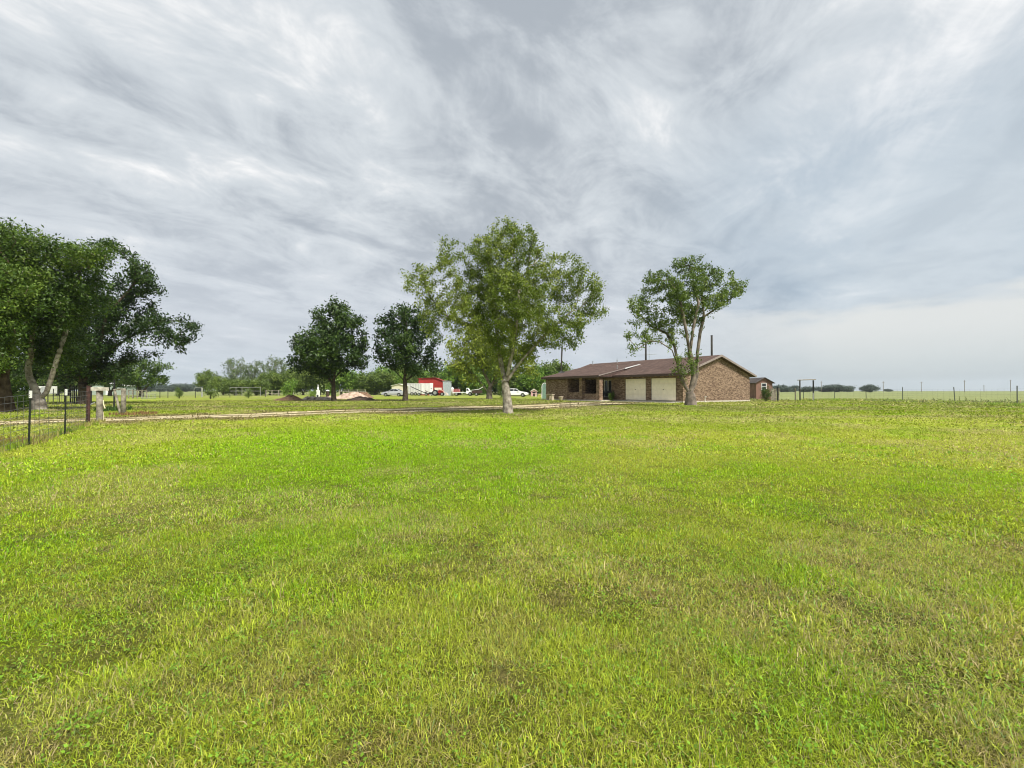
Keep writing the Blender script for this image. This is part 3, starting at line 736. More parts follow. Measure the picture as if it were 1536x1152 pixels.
    for xx in (x1, x0 - .035):
        r_ = MB(); r_.prism([(y0 - .03, e0 - .02), (RY, zr0 + .02), (y1 + .03, e0 - .02), (y1 + .03, e0 - .2), (RY, zr0 - .17), (y0 - .03, e0 - .2)], xx + .001, xx + .034, 'yz')
        r_.build('rake_trim', TRIM2, H)
    # soffits
    MB().box(-7.9, .345, .0, .59, e0 - th - .07, e0 - th - .052).box(-17.55, -8.1, -1.88, .59, e0 - th - .07, e0 - th - .052).build('soffit', SOFF, H)
    MB().box(-.005, .33, .3, .6, e0 - .24, e0 - .16)
    # beam over the porch
    MB().box(-17.2, -8.27, -1.5, -1.3, 2.32, 2.39).build('porch_beam', TRIM, H)
    for x, y, h in ((-4.1, 5.2, .5), (-16.6, 5.3, .35), (-8.9, 1.6, .55), (-12.6, 5.4, .3)):
        zb = 2.62 + sl * y; MB().cyl((x, y, zb - .05), (x, y, zb + h), .045, 10).cyl((x, y, zb + h), (x, y, zb + h + .07), .08, 10).build('roof_vent', GALV, H, smooth=False)
    # dish at the low left corner of the roof
    dx, dy = -17.0, .7; zb = 2.62 + sl * dy + .2
    dm = MB(); pts = []; n = 16; nv = 5
    vs = [(0, 0, 0)]; fs = []
    for i in range(1, nv):
        for k in range(n):
            t = 2 * math.pi * k / n; rr = .42 * i / (nv - 1); vs.append((rr * math.cos(t), rr * math.sin(t) * .9, rr * rr * .5))
    for k in range(n): fs.append((0, 1 + k, 1 + (k + 1) % n))
    for i in range(1, nv - 1):
        for k in range(n): a = 1 + (i - 1) * n + k; b = 1 + (i - 1) * n + (k + 1) % n; fs.append((a, b, b + n, a + n))
    M_ = Matrix.Translation((dx, dy, zb)) @ Matrix.Rotation(R(62), 4, 'X') @ Matrix.Rotation(R(25), 4, 'Y')
    dm.add([M_ @ Vector(v) for v in vs], fs); dm.cyl((dx, dy + .05, zb), (dx, dy + .15, zb - .3), .03, 8); dm.tube([M_ @ Vector((0, -.35, .05)), M_ @ Vector((0, 0, .4))], .015, 6)
    o = dm.build('satellite_dish', mat('dish_grey', (.10, .10, .10), .5), H); so_ = o.modifiers.new('solid', 'SOLIDIFY'); so_.thickness = .012
    # concrete walk and apron in front
    ap = MB().box(-7.4, -.1, -.6, .56, -.2, .03).box(-17.3, -7.42, -2.3, -1.56, -.2, .035)
    tag(ap.build('pavement', CONC, None), kind='structure').matrix_world = Matrix.Translation(HOUSE_O) @ Matrix.Rotation(HOUSE_RZ, 4, 'Z')
    tapx = MB().cyl((.12, 3.6, 0), (.12, 3.6, .55), .03, 8).cyl((.1, 3.6, .52), (.28, 3.6, .50), .025, 8).build('water_tap', WHITE, H)
    return H
HOUSE = build_house()
def hl(x, y, z=0):
    v = Matrix.Rotation(HOUSE_RZ, 4, 'Z') @ Vector((x, y, z)); return HOUSE_O + v
# ------------------------------------------------------------------ trees near the camera
def base_at(px, py): return G(px, py)
# 1 middle tree: pale trunk, wide feathery crown
b = base_at(762, 621); Yc = b.y; HOLES.append((b.x, b.y, .38))
make_tree('elm_tree', 'tall feathery light green tree with pale trunk in the middle of the lawn', 'tree', b,
    [pstem([(762, 621), (761, 603), (759, 585), (757, 571)], Yc, b), pstem([(759, 573), (753, 552, .2), (750, 535, .3), (741, 515, .5), (724, 490, .6), (700, 470, .7), (675, 455, .7)], Yc),
     pstem([(759, 573), (765, 545, -.3), (772, 510, -.5), (776, 470, -.7), (780, 420, -.5)], Yc), pstem([(760, 573), (773, 553, .1), (792, 530, .2), (815, 505, .2), (842, 480, .1)], Yc),
     pstem([(750, 535, .3), (744, 490, .9), (738, 450, 1.1), (735, 405, 1.0)], Yc), pstem([(724, 490, .6), (690, 484, .2), (664, 470, 0), (645, 445, 0), (634, 415, 0)], Yc)],
    plobes([(763, 372, 52, 48), (757, 345, 26, 22), (702, 400, 46, 44), (688, 372, 22, 18), (681, 386, 28, 26), (668, 362, 15, 13), (735, 385, 32, 36, .8), (629, 425, 27, 34), (642, 472, 22, 34), (655, 505, 14, 14), (700, 465, 50, 40), (765, 450, 66, 52, -1.2), (765, 450, 60, 50, 1.4), (845, 420, 50, 40), (872, 400, 20, 24), (885, 455, 32, 36),
            (835, 485, 50, 32, -.8), (895, 430, 20, 22), (800, 505, 48, 30, .8), (850, 515, 34, 18), (745, 505, 42, 30, -.9), (770, 540, 40, 26, .6), (720, 440, 40, 50, 1.5), (800, 390, 30, 30)], Yc, 3, 1.0, .5),
    3600, .17, .26, .165, .006, .018, 25, .115, .105, 'elm', BK_PALE, 11, tr=.4, droop=.5, di=9, flare=.35, aspect=.42, swell=.45, gapf=.22)
# 2 tree in front of the garage: sparse, many limbs
b = base_at(1036, 609.5); Yr = b.y; HOLES.append((b.x, b.y, .7))
make_tree('mesquite_tree', 'sparse open tree with many bare limbs in front of the garage doors', 'tree', b,
    [pstem([(1037, 609.5), (1036, 597), (1035, 585)], Yr, b), pstem([(1035, 590), (1028, 580), (1022, 568), (1018, 552), (1012, 520, .3), (1000, 500, .3), (975, 488, .3), (958, 470, .2)], Yr),
     pstem([(1036, 588), (1041, 562), (1035, 530, -.3), (1028, 490, -.6), (1020, 450, -.6), (1005, 420, -.6)], Yr), pstem([(1036, 590), (1042, 578, .2), (1046, 560, .4), (1046, 530, .5), (1050, 500, .6), (1056, 475, .7), (1078, 460, .7), (1100, 445, .5), (1116, 432, .4)], Yr),
     pstem([(1035, 530, -.3), (1040, 490, -.3), (1048, 455, -.2), (1040, 420, 0), (1034, 398, 0)], Yr), pstem([(1018, 552), (1008, 525, -.6), (990, 513, -.7), (973, 511, -.7), (962, 520, -.7), (948, 528, -.7)], Yr),
     pstem([(1044, 545, .4), (1050, 528, 0)], Yr), pstem([(1056, 475, .7), (1052, 440, .8), (1062, 415, .6)], Yr)],
    plobes([(1033, 396, 30, 14), (1050, 405, 25, 14), (985, 425, 27, 22), (968, 450, 20, 18), (1080, 415, 24, 18), (1108, 428, 19, 16), (1095, 440, 22, 10), (955, 458, 17, 20), (992, 482, 28, 22), (1020, 440, 26, 26, -1), (1008, 505, 24, 12), (975, 500, 22, 16), (946, 524, 12, 8), (950, 475, 16, 18), (945, 500, 14, 12), (1012, 402, 22, 14), (1002, 445, 24, 24, .6), (1040, 425, 28, 22, -.6),
            (1060, 440, 24, 22, .9), (1032, 545, 13, 22, -.5), (1008, 562, 10, 8), (1025, 470, 28, 20, 1), (1075, 450, 24, 14), (950, 500, 14, 12)], Yr, 5, 1.0, .5),
    2200, .2, .31, .23, .009, .018, 20, .15, .11, 'sparse', BK_GREY, 23, tr=.4, di=8, flare=.45, aspect=.45, swell=.55, gapf=.26, swh=1.0)
# 3 left group: pale forked tree, huge brown trunk at the frame edge, spreading dark oak
b = base_at(58, 616); Ya = b.y; HOLES.append((b.x, b.y, .7))
make_tree('forked_tree', 'tree forking into two pale leaning stems from one low stump behind the wire fence', 'tree', b,
    [pstem([(58, 616), (58, 606), (56, 598)], Ya, b), pstem([(56, 599), (52, 583), (44, 565), (42, 552), (47, 530), (48, 500), (50, 465), (45, 430), (40, 400)], Ya),
     pstem([(58, 600), (70, 588), (76, 570), (82, 550), (90, 525), (98, 500, .3), (104, 470, .5), (112, 440, .5), (120, 410, .5)], Ya)],
    plobes([(40, 370, 46, 30), (70, 380, 40, 26), (100, 395, 50, 38), (55, 430, 55, 45), (110, 440, 50, 40), (20, 410, 40, 50), (80, 480, 50, 34, 1.0), (140, 385, 36, 24), (15, 345, 24, 18), (85, 525, 45, 28, 1.5), (60, 460, 50, 40, -1)], Ya, 7, 1.1, .6),
    1900, .26, .40, .18, .009, .026, 52, .15, .20, 'live', BK_PALE, 31, tr=.25, flare=.5, swell=.7, gapf=.25)
b = base_at(-8, 619); Yb = b.y; HOLES.append((b.x, b.y, .9))
make_tree('massive_tree', 'massive dark brown trunk at the left edge with a leafy crown', 'tree', b,
    [pstem([(-8, 619), (-7, 590), (-3, 560), (4, 530)], Yb, b), pstem([(8, 530), (-10, 490), (-30, 450)], Yb), pstem([(8, 530), (20, 490, -.5), (20, 450, -.6), (10, 410, -.6)], Yb), pstem([(8, 530), (-4, 480, 1), (-10, 430, 1.2)], Yb)],
    plobes([(-5, 380, 40, 34), (10, 430, 40, 40), (-30, 420, 50, 50), (10, 480, 36, 30), (-40, 490, 50, 36), (28, 470, 22, 40), (25, 520, 22, 16), (5, 545, 30, 16, -1.2), (15, 530, 26, 18, -1), (0, 350, 24, 16), (-85, 440, 40, 40), (15, 440, 40, 40, -1.4), (12, 490, 30, 30, -1.4)], Yb, 9, 1.1, .6),
    1500, .27, .43, .34, .011, .032, 50, .15, .20, 'live', BK_BROWN, 37, tr=.25, flare=.2, swell=1.1, gapf=.25)
b = base_at(124, 606); Yo = b.y
make_tree('spreading_oak', 'broad dark oak with long branch reaching right over the yard', 'tree', b,
    [pstem([(124, 606), (125, 590), (124, 574)], Yo, b), pstem([(124, 576), (145, 545), (172, 520, .3), (205, 500, 0), (235, 492, 0), (262, 505, 0), (280, 512, 0)], Yo), pstem([(124, 576), (112, 540, -.5), (105, 500, -1), (110, 460, -1)], Yo),
     pstem([(130, 565), (150, 520, -1), (160, 470, -1.5), (165, 430, -1.5)], Yo), pstem([(205, 500), (240, 483, 1), (270, 480, 1), (295, 490, .8)], Yo), pstem([(145, 545), (185, 545, 1), (215, 535, 1.4), (240, 530, 1.4)], Yo), pstem([(160, 470, -1.5), (190, 440, -1), (205, 420, -1)], Yo)],
    plobes([(165, 400, 40, 28), (170, 378, 34, 20, -1), (203, 405, 28, 20, -1), (226, 428, 16, 16), (195, 415, 34, 26), (210, 440, 30, 26), (150, 440, 55, 42), (120, 470, 50, 45, 2), (180, 480, 50, 30), (215, 485, 34, 20), (258, 490, 34, 10), (290, 493, 20, 8), (272, 508, 26, 9), (262, 525, 20, 9), (235, 515, 26, 13), (110, 520, 60, 34, -1),
            (160, 535, 46, 24, 1), (205, 528, 30, 14), (120, 555, 44, 16), (165, 560, 28, 12), (75, 540, 40, 22, 2.5), (95, 568, 30, 9, 2), (30, 555, 45, 22, 3), (140, 568, 26, 8, 1), (60, 500, 34, 30, 2)], Yo, 13, 1.1, .5),
    3300, .33, .48, .25, .012, .034, 34, .215, .20, 'oak', BK_DARK, 41, tr=.18, di=7)
# 4 two dark round oaks across the track
b = base_at(501, 601.5); Yd = b.y
make_tree('dark_oak', 'dense dark green round oak standing over the soil heaps', 'tree', b,
    [pstem([(501, 601.5), (500, 585), (501, 566)], Yd, b), pstem([(501, 580), (492, 566), (478, 552, -.5), (462, 540, -.8)], Yd), pstem([(501, 566), (505, 530), (508, 490)], Yd), pstem([(501, 568), (520, 548, .6), (536, 530, .8)], Yd)],
    plobes([(503, 478, 38, 28), (525, 490, 24, 26), (485, 470, 20, 18), (465, 512, 26, 24), (446, 520, 16, 16), (520, 520, 32, 30), (490, 525, 48, 30, -1.5), (490, 525, 45, 30, 1.5), (458, 545, 24, 18), (495, 555, 40, 16), (530, 545, 24, 20), (440, 545, 12, 12), (508, 458, 22, 10), (545, 535, 16, 16), (540, 505, 16, 18)], Yd, 15, 1.0, .5),
    1900, .34, .5, .18, .011, .036, 24, .30, .24, 'oak', BK_DARK, 47, tr=.12, di=7)
b = base_at(608, 601.5); Ye = b.y
make_tree('dark_oak', 'looser dark oak with sky gaps in front of the red barn', 'tree', b,
    [pstem([(608, 601.5), (608, 585), (607, 568)], Ye, b), pstem([(607, 572), (592, 556), (578, 545)], Ye), pstem([(607, 568), (612, 530), (610, 490)], Ye), pstem([(608, 572), (628, 555, .5), (648, 548, .8)], Ye)],
    plobes([(606, 472, 30, 18), (582, 485, 22, 16), (630, 490, 24, 22), (590, 505, 26, 20), (622, 520, 30, 24), (605, 535, 34, 20, 1), (600, 520, 26, 26, -1.5), (645, 538, 20, 22), (572, 540, 16, 9), (625, 550, 30, 12), (655, 555, 12, 12), (568, 505, 13, 15), (566, 530, 14, 12), (650, 510, 14, 16)], Ye, 17, 1.0, .5),
    1400, .34, .52, .20, .011, .036, 22, .30, .24, 'oak', BK_DARK, 53, tr=.12, di=7)
# 5 yellow-green tree behind the middle tree
b = base_at(734, 598.3); Yy = b.y
make_tree('yellow_green_tree', 'yellow green tree with several pale stems standing behind the middle tree', 'tree', b,
    [pstem([(734, 598), (734, 588), (736, 578)], Yy, b), pstem([(733, 590), (722, 575), (712, 562)], Yy), pstem([(736, 580), (728, 563), (724, 550), (720, 535)], Yy), pstem([(736, 580), (744, 563), (755, 548), (768, 535)], Yy), pstem([(735, 583), (748, 570, -1), (765, 560, -1)], Yy)],
    plobes([(712, 505, 30, 18), (690, 520, 24, 22), (720, 530, 34, 24), (690, 550, 22, 18), (750, 520, 34, 26), (780, 535, 30, 24), (795, 555, 18, 14), (705, 565, 20, 10), (745, 545, 30, 16), (735, 500, 30, 14), (770, 560, 20, 10)], Yy, 19, 1.0, .5),
    1400, .42, .62, .27, .014, .05, 22, .36, .34, 'yellow', BK_GREY, 59, tr=.35, di=7)

# ------------------------------------------------------------------ farther trees and brush: a few grown kinds, copied
def local_tree(name, cat, h, wd, trunk_h, pal, bk, seed, n=420, flat=.5, leaves=10, size=.5, base_r=.3, stems=1, spread=None, airy=False):
    g = random.Random(seed); lobes = []
    nl = 9 if not airy else 11
    for k in range(nl):
        t = 2 * math.pi * k / nl + g.uniform(-.3, .3); q = wd / 2 * g.uniform(.35, .72); zz = trunk_h + (h - trunk_h) * g.uniform(.22, .78)
        rr = wd * (g.uniform(.16, .24) if not airy else g.uniform(.10, .16))
        lobes.append(((q * math.cos(t), q * math.sin(t), zz), (rr, rr, (h - trunk_h) * flat * g.uniform(.3, .5))))
    lobes.append(((0, 0, trunk_h + (h - trunk_h) * .66), (wd * .28, wd * .28, (h - trunk_h) * .33)))
    lobes.append(((0, 0, trunk_h + (h - trunk_h) * .3), (wd * .36, wd * .36, (h - trunk_h) * .25)))
    st = [[(0, 0, -.1), (0, 0, max(.2, trunk_h * .5))]]
    for k in range(stems):
        t = 2 * math.pi * k / max(1, stems) + .5; q = wd * .13 * (stems > 1); st.append([(0, 0, max(.2, trunk_h * .5)), (q * math.cos(t), q * math.sin(t), trunk_h + (h - trunk_h) * .25)])
    P, par = grow(st, lobes, n, max(.16, h * .035), max(.25, h * .06), seed, 7)
    r, ch = radii(P, par, base_r, h * .0022)
    root = thing(name, None, cat)
    mb = MB(); tubes(mb, P, par, r, .3, h * .003); mb.build('trunk', bk, root, smooth=True)
    me = leaf_mesh(P, par, r, h * .0075, leaves, size, spread or size * .9, PAL[pal], seed + 1, .5)
    link_mesh('crown', me, leafmat(.25), root); print(name, pal, len(P), len(me.polygons))
    return root
used = set()
def put(proto, label, px, Y, s=1.0, rz=0, group=None, sz=None, z=None):
    p = GY(px, Y)
    o = proto if proto.name not in used else copy_tree(proto)
    used.add(proto.name); o.location = p; o.rotation_euler = (0, 0, rz); o.scale = (s, s, sz or s)
    o['label'] = label
    if group: o['group'] = group
    return o
live1 = local_tree('live_oak', 'tree', 9, 14, 1.6, 'live', BK_DARK, 101, 700, .5, 11, .42, .45, 3)
live2 = local_tree('live_oak', 'tree', 9, 12, 1.6, 'mid', BK_DARK, 102, 700, .5, 11, .42, .4, 3)
airy = local_tree('pecan_tree', 'tree', 13, 13, 3, 'grey', BK_GREY, 103, 700, .5, 8, .42, .3, 3, airy=True)
brushA = local_tree('brush_tree', 'tree', 5, 8, .5, 'bright', BK_GREY, 104, 460, .9, 13, .38, .2, 4)
brushB = local_tree('brush_tree', 'tree', 5, 7, .5, 'mid', BK_GREY, 105, 460, .9, 13, .38, .2, 4)
sapl = local_tree('sapling', 'sapling', 2.2, 1.9, .45, 'mid', BK_DARK, 106, 260, .9, 12, .16, .06, 1)
shrub = local_tree('shrub', 'shrub', 2, 2, .1, 'bright', BK_GREY, 107, 300, .95, 14, .14, .06, 5)
dshrub = local_tree('shrub', 'shrub', 2.2, 1.9, .1, 'live', BK_DARK, 108, 320, 1, 16, .14, .07, 5)
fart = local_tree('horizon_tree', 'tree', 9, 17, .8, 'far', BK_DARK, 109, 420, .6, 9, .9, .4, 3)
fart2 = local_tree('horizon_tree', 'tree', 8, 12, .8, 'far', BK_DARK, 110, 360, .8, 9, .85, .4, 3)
put(live1, 'low wide live oak just right of the spreading dark oak', 212, 82, .78, .3)
put(live2, 'rounded live oak standing alone left of the tall grey green trees', 313, 118, .72, 1.2, sz=.74)
put(live1, 'live oak partly hidden behind the spreading dark oak crown', 165, 95, .75, 2.0)
put(live1, 'dark live oak filling the view between the forked stems', 66, 92, .8, 4.1)
put(live2, 'dark live oak just left of the spreading oak trunk', 104, 98, .8, 5.2)
put(live2, 'low live oak at the far left edge behind the massive trunk', 20, 90, .85, .4)
put(brushB, 'brush tree low between the forked tree and the spreading oak', 86, 105, 1.25, 2.2, sz=1.0)
put(brushB, 'brush tree low behind the thick gate post', 142, 128, 1.2, 4.2, sz=.9)
GT = 'tall grey green trees behind the left yard'
put(airy, 'leftmost airy tree of the tall grey green row, beside the rounded live oak', 356, 128, .72, 0, GT, sz=.8)
put(airy, 'middle airy tree of the tall grey green row', 383, 132, .74, 2, GT, sz=.76)
put(airy, 'airy tree of the grey green row nearest the dark round oak', 412, 126, .72, 4, GT, sz=.82)
put(live2, 'olive green tree left behind the dark round oak', 405, 112, .66, 3)
put(live2, 'olive green tree directly behind the dark round oak', 436, 108, .72, 5)
GB = 'green brush trees along the back of the yard'
row = [(335, 112, 'B'), (418, 106, 'B'), (398, 120, 'B'), (352, 104, 'B'), (385, 100, 'B'), (455, 112, 'B'), (480, 118, 'B'), (512, 120, 'A'), (540, 122, 'A'), (562, 118, 'B'), (585, 124, 'A'), (612, 128, 'B'), (640, 132, 'A'), (668, 130, 'B'), (690, 122, 'A'), (712, 120, 'A'), (735, 124, 'B'), (760, 122, 'A'), (782, 112, 'B'), (803, 108, 'A'), (822, 112, 'B')]
blab = {335: 'brush tree right of the rounded live oak', 418: 'dull brush tree behind the bright round shrub', 398: 'dull brush tree rising behind the right end of the white pen', 352: 'brush tree at the foot of the tall grey green trees', 385: 'brush tree behind the white pipe pen', 455: 'brush tree behind the left soil heap', 480: 'brush tree behind the white stand',
        512: 'bright brush tree right of the dark oak trunk', 540: 'bright brush tree above the sand heap', 562: 'brush tree between sand heap and silver sedan', 585: 'bright brush tree behind the silver sedan', 612: 'brush tree behind the cream shed',
        640: 'brush tree behind the red barn', 668: 'brush tree right of the red barn', 690: 'bright brush tree above the red stake trailer', 712: 'bright brush tree above the white pickup', 735: 'brush tree behind the yellow green tree',
        760: 'brush tree behind the middle tree trunk', 782: 'brush tree above the white sedan', 803: 'brush tree behind the pink playhouse', 822: 'brush tree behind the white arch panel beside the house'}
for i, (px, Y, k) in enumerate(row):
    tall = 1.6 if px in (690, 712, 735, 668) else 1.3
    if px < 450: tall *= .62
    put(brushA if k == 'A' else brushB, blab[px], px, Y, tall + .12 * math.sin(i * 2.3), i * 1.7, GB, sz=tall * (1 + .22 * math.sin(i * 1.3)))
put(sapl, 'leafy sapling with a dark stem in the left yard, the largest one', 316, 60, 1.0, 0, 'young saplings in the left yard')
put(sapl, 'small sapling left of the largest sapling', 269, 64, .72, 2, 'young saplings in the left yard')
put(sapl, 'tiny sapling in front of the white pipe pen', 373, 66, .62, 4, 'young saplings in the left yard')
put(shrub, 'round bright green shrub growing beside the left soil heap', 433, 64, 1.35, 0)
put(shrub, 'small yellow green shrub between the soil heap and the white stand', 469, 62, .62, 1)
put(dshrub, 'dark green shrub under the red shed window', 1149, 47.5, .62, 0)
put(dshrub, 'dark upright shrub between the yellow green tree and the middle trunk', 752, 72, .75, 2, sz=1.25)
put(dshrub, 'dark bush between the massive trunk and the forked tree', 28, 30, 1.0, 1)
put(shrub, 'light green undergrowth bush against the forked tree base', 36, 26.5, .5, 3)
# horizon trees on the right and left
hz = [(1172, 330, 1.0, 0), (1190, 345, .8, 1), (1212, 335, .9, 0), (1236, 340, 1.0, 1), (1254, 330, 1.15, 0), (1272, 350, .8, 1), (1304, 300, 1.0, 0), (1149, 350, 1.0, 1), (1332, 480, .55, 0)]
hzl = ['horizon tree just right of the red shed', 'low horizon tree between the shed and the post frame', 'horizon tree seen through the post frame', 'horizon tree right of the post frame', 'tallest horizon tree of the right hand row',
       'last low tree at the right end of the row', 'lone round tree on the horizon out on the right', 'horizon tree behind the red shed roof', 'very small far tree right of the lone round tree']
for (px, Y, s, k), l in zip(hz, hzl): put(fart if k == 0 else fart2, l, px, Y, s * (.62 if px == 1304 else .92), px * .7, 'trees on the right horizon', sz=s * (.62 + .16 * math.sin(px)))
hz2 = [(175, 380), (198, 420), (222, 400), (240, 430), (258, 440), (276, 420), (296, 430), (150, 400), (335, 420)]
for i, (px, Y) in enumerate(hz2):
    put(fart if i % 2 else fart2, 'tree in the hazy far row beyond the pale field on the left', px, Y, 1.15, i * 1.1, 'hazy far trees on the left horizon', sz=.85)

# ------------------------------------------------------------------ fences and posts
TPOST = mat('dark_tpost', (.018, .024, .018), .6, var=.3); RUST = mat('rusty_pipe', (.035, .018, .016), .8, col2=(.08, .035, .03), scale=9)
WIRE = mat('fence_wire', (.10, .10, .095), .5, metal=.3); WOODG = mat('weathered_wood', (.12, .105, .08), .9, col2=(.32, .29, .23), scale=7, bump=.6)
WPIPE = mat('white_pipe', (.34, .34, .32), .6); GPOST = mat('green_grey_post', (.055, .065, .05), .7, var=.3)
def t_post(parent, p, org, h, w_=.038, m=TPOST, tip=True, lean=(0, 0)):
    p = Vector(p) - Vector(org); q = Matrix.Translation(p) @ Matrix.Rotation(lean[0], 4, 'X') @ Matrix.Rotation(lean[1], 4, 'Y')
    mb = MB().box(-w_ / 2, w_ / 2, -.005, .005, -.15, h, q).box(-.005, .005, .0051, w_ * .8, -.15, h, q)
    if w_ < .045:
        for k in range(int(h / .055)): mb.box(-.006, .006, -.014, -.0051, .05 + k * .055, .062 + k * .055, q)
    o = mb.build('post', m, parent)
    if tip: MB().box(-w_ / 2 - .003, w_ / 2 + .003, -.009, w_ * .8 + .004, h - .17, h + .004, q).build('painted_tip', WHITE, o)
    return o
def wires(parent, pts, org, heights, r=.0022, stay=None, name='wire_mesh', m=None, sag=.01):
    mb = MB(); pts = [Vector(p) - Vector(org) for p in pts]
    for h in heights:
        line = []
        for a, b in zip(pts[:-1], pts[1:]):
            for k in range(4): t = k / 4; line.append(a.lerp(b, t) + Vector((0, 0, h - sag * math.sin(math.pi * t))))
        line.append(pts[-1] + Vector((0, 0, h))); mb.tube(line, r, 3, cap=False)
    if stay:
        for a, b in zip(pts[:-1], pts[1:]):
            n = int((b - a).length / stay)
            for k in range(1, n): q = a.lerp(b, k / n); mb.tube([q + Vector((0, 0, heights[0])), q + Vector((0, 0, heights[-1]))], r * .8, 3, cap=False)
    return mb.build(name, m or WIRE, parent)
a1, a2, a3 = G(43, 668.5), G(97, 652.5), G(132, 638)
a0 = a1 + (a1 - a2) * 1.05; a00 = a0 + (a1 - a2); 
for q in (a0, a00): q.z = float(gz(q.x, q.y))
F = thing('wire_fence', 'woven wire fence on black steel posts with white tips at the left edge', 'fence', a1)
for q, lean in ((a00, (0, 0)), (a0, (0, .01)), (a1, (0, .012)), (a2, (.02, .03))): t_post(F, q, a1, 1.29, w_=.034, lean=lean)
d = MB().cyl(a3 - a1 + Vector((0, 0, -.2)), a3 - a1 + Vector((0, 0, 1.37)), .058, 14).build('corner_post', RUST, F, smooth=False)
MB().cyl(a3 - a1 + Vector((0, 0, 1.371)), a3 - a1 + Vector((0, 0, 1.39)), .065, 14).build('cap', RUST, d)
wires(F, [a00, a0, a1, a2, a3], a1, [.06, .18, .30, .42, .56, .72, .90, 1.06, 1.2], .0042, stay=.3)
TUFTS += [(a1.x - .9, a1.y - .1, .75, 500, .22, (.26, .15, .07)), (a1.x - .3, a1.y + .05, .5, 260, .16, (.30, .26, .09))]
for t in np.linspace(0, 1, 26):
    q = a00.lerp(a3, t); TUFTS.append((q.x + random.uniform(-.1, .1), q.y, .28, 70, random.uniform(.12, .24), random.choice([(.30, .40, .05), (.40, .36, .12), (.22, .33, .03)])))
# gate posts
b = G(149, 632.5)
P_ = thing('gate_post', 'thick weathered wooden post with a pale plank across its top beside the track', 'post', b)
mb = MB(); mb.tube([(0, 0, -.2), (.0, 0, .05), (.01, 0, .6), (0, 0, 1.17)], [.12, .11, .10, .105], 14); mb.build('timber', WOODG, P_, smooth=True)
MB().box(-.33, .23, -.14, .14, 1.172, 1.30).build('plank', mat('pale_plank', (.48, .45, .38), .8, var=.3, scale=9), P_)
MB().tube([(-.14, -.05, .72), (-.3, -.06, .64), (-.52, -.03, .58)], .022, 8).build('latch_bar', GALV, P_)
MB().tube([(.16, -.02, .8), (.2, -.06, .66), (.30, -.1, .5)], .02, 6).tube([(.15, 0, .35), (.155, 0, 0)], .012, 6).build('rope', mat('pale_rope', (.6, .55, .35), .9), P_)
TUFTS += [(b.x, b.y - .15, .3, 120, .16, (.4, .38, .12))]
b2 = G(185, 621.5)
P_ = thing('gate_post', 'grey split wooden post with a slanting brace, farther across the track', 'post', b2)
MB().tube([(0, 0, -.2), (.0, 0, .6), (.01, 0, 1.12), (0.02, 0, 1.2)], [.105, .10, .095, .06], 12).build('timber', WOODG, P_, smooth=True)
MB().tube([(-.13, -.02, .05), (-.42, 0, 1.1)], .05, 8).build('brace', WOODG, P_)
MB().tube([(-.47, 0, 1.13), (-.2, 0, 1.17), (.1, 0, 1.14)], .035, 8).build('top_rail', WOODG, P_)
b3 = G(171, 616)
P_ = thing('steel_post', 'tall thin black post between the two wooden gate posts', 'post', b3); MB().cyl((0, 0, -.2), (0, 0, 1.6), .035, 10).build('shaft', BLACK, P_); MB().cyl((0, 0, 1.601), (0, 0, 1.63), .05, 10).build('cap', BLACK, P_)
TUFTS += [(b2.x + .5, b2.y, .9, 300, .15, (.28, .16, .08)), (b3.x, b3.y, .8, 260, .3, (.05, .10, .02))]
# far fence under the left trees
def simple_fence(label, pts, h, hs, pm=GPOST, w_=.06, rail=None, r=.004, stay=None, group=None, name='wire_fence', round_=True):
    o = thing(name, label, 'fence', pts[0], group=group)
    for p in pts:
        q = Vector(p) - Vector(pts[0]); MB().cyl(q + Vector((0, 0, -.2)), q + Vector((0, 0, h)), w_ / 2, 8).build('post', pm, o)
    if rail:
        for i, hh in enumerate(rail):
            mb = MB()
            for a, b in zip(pts[:-1], pts[1:]): mb.bar(Vector(a) - Vector(pts[0]) + Vector((0, 0, hh)), Vector(b) - Vector(pts[0]) + Vector((0, 0, hh)), .05, .07)
            mb.build('rail', pm, o)
    if hs: wires(o, pts, pts[0], hs, r, stay, 'wire_strands', sag=.02)
    return o
def gl(pxs, Ys): return [GY(p, y) for p, y in zip(pxs, Ys)]
simple_fence('dark pipe fence in the shade under the spreading oak', gl([60, 72, 80, 89, 97], [43, 43, 43, 44, 44]), 1.25, [.3, .6, .9], BLACK, .07)
simple_fence('black picket pen right by the spreading oak trunk', gl([106, 109.5, 112, 115, 118.5, 131, 137], [39, 38.5, 38, 38, 37.5, 37, 37]), 1.5, None, BLACK, .09, rail=[.5, 1.3])
simple_fence('grey wooden pen fence beyond the gate', gl([193, 199, 206, 213, 220], [62, 62, 63, 63, 64]), 1.2, None, WOODG, .14, rail=[.35, .75, 1.1], name='pen_fence')
simple_fence('dark post and wire fence across the far left yard', gl([200, 240, 252, 293, 345, 372, 398], [66, 68, 69, 70, 74, 78, 80]), 1.3, [.3, .6, .9, 1.2], BLACK, .09, r=.006)
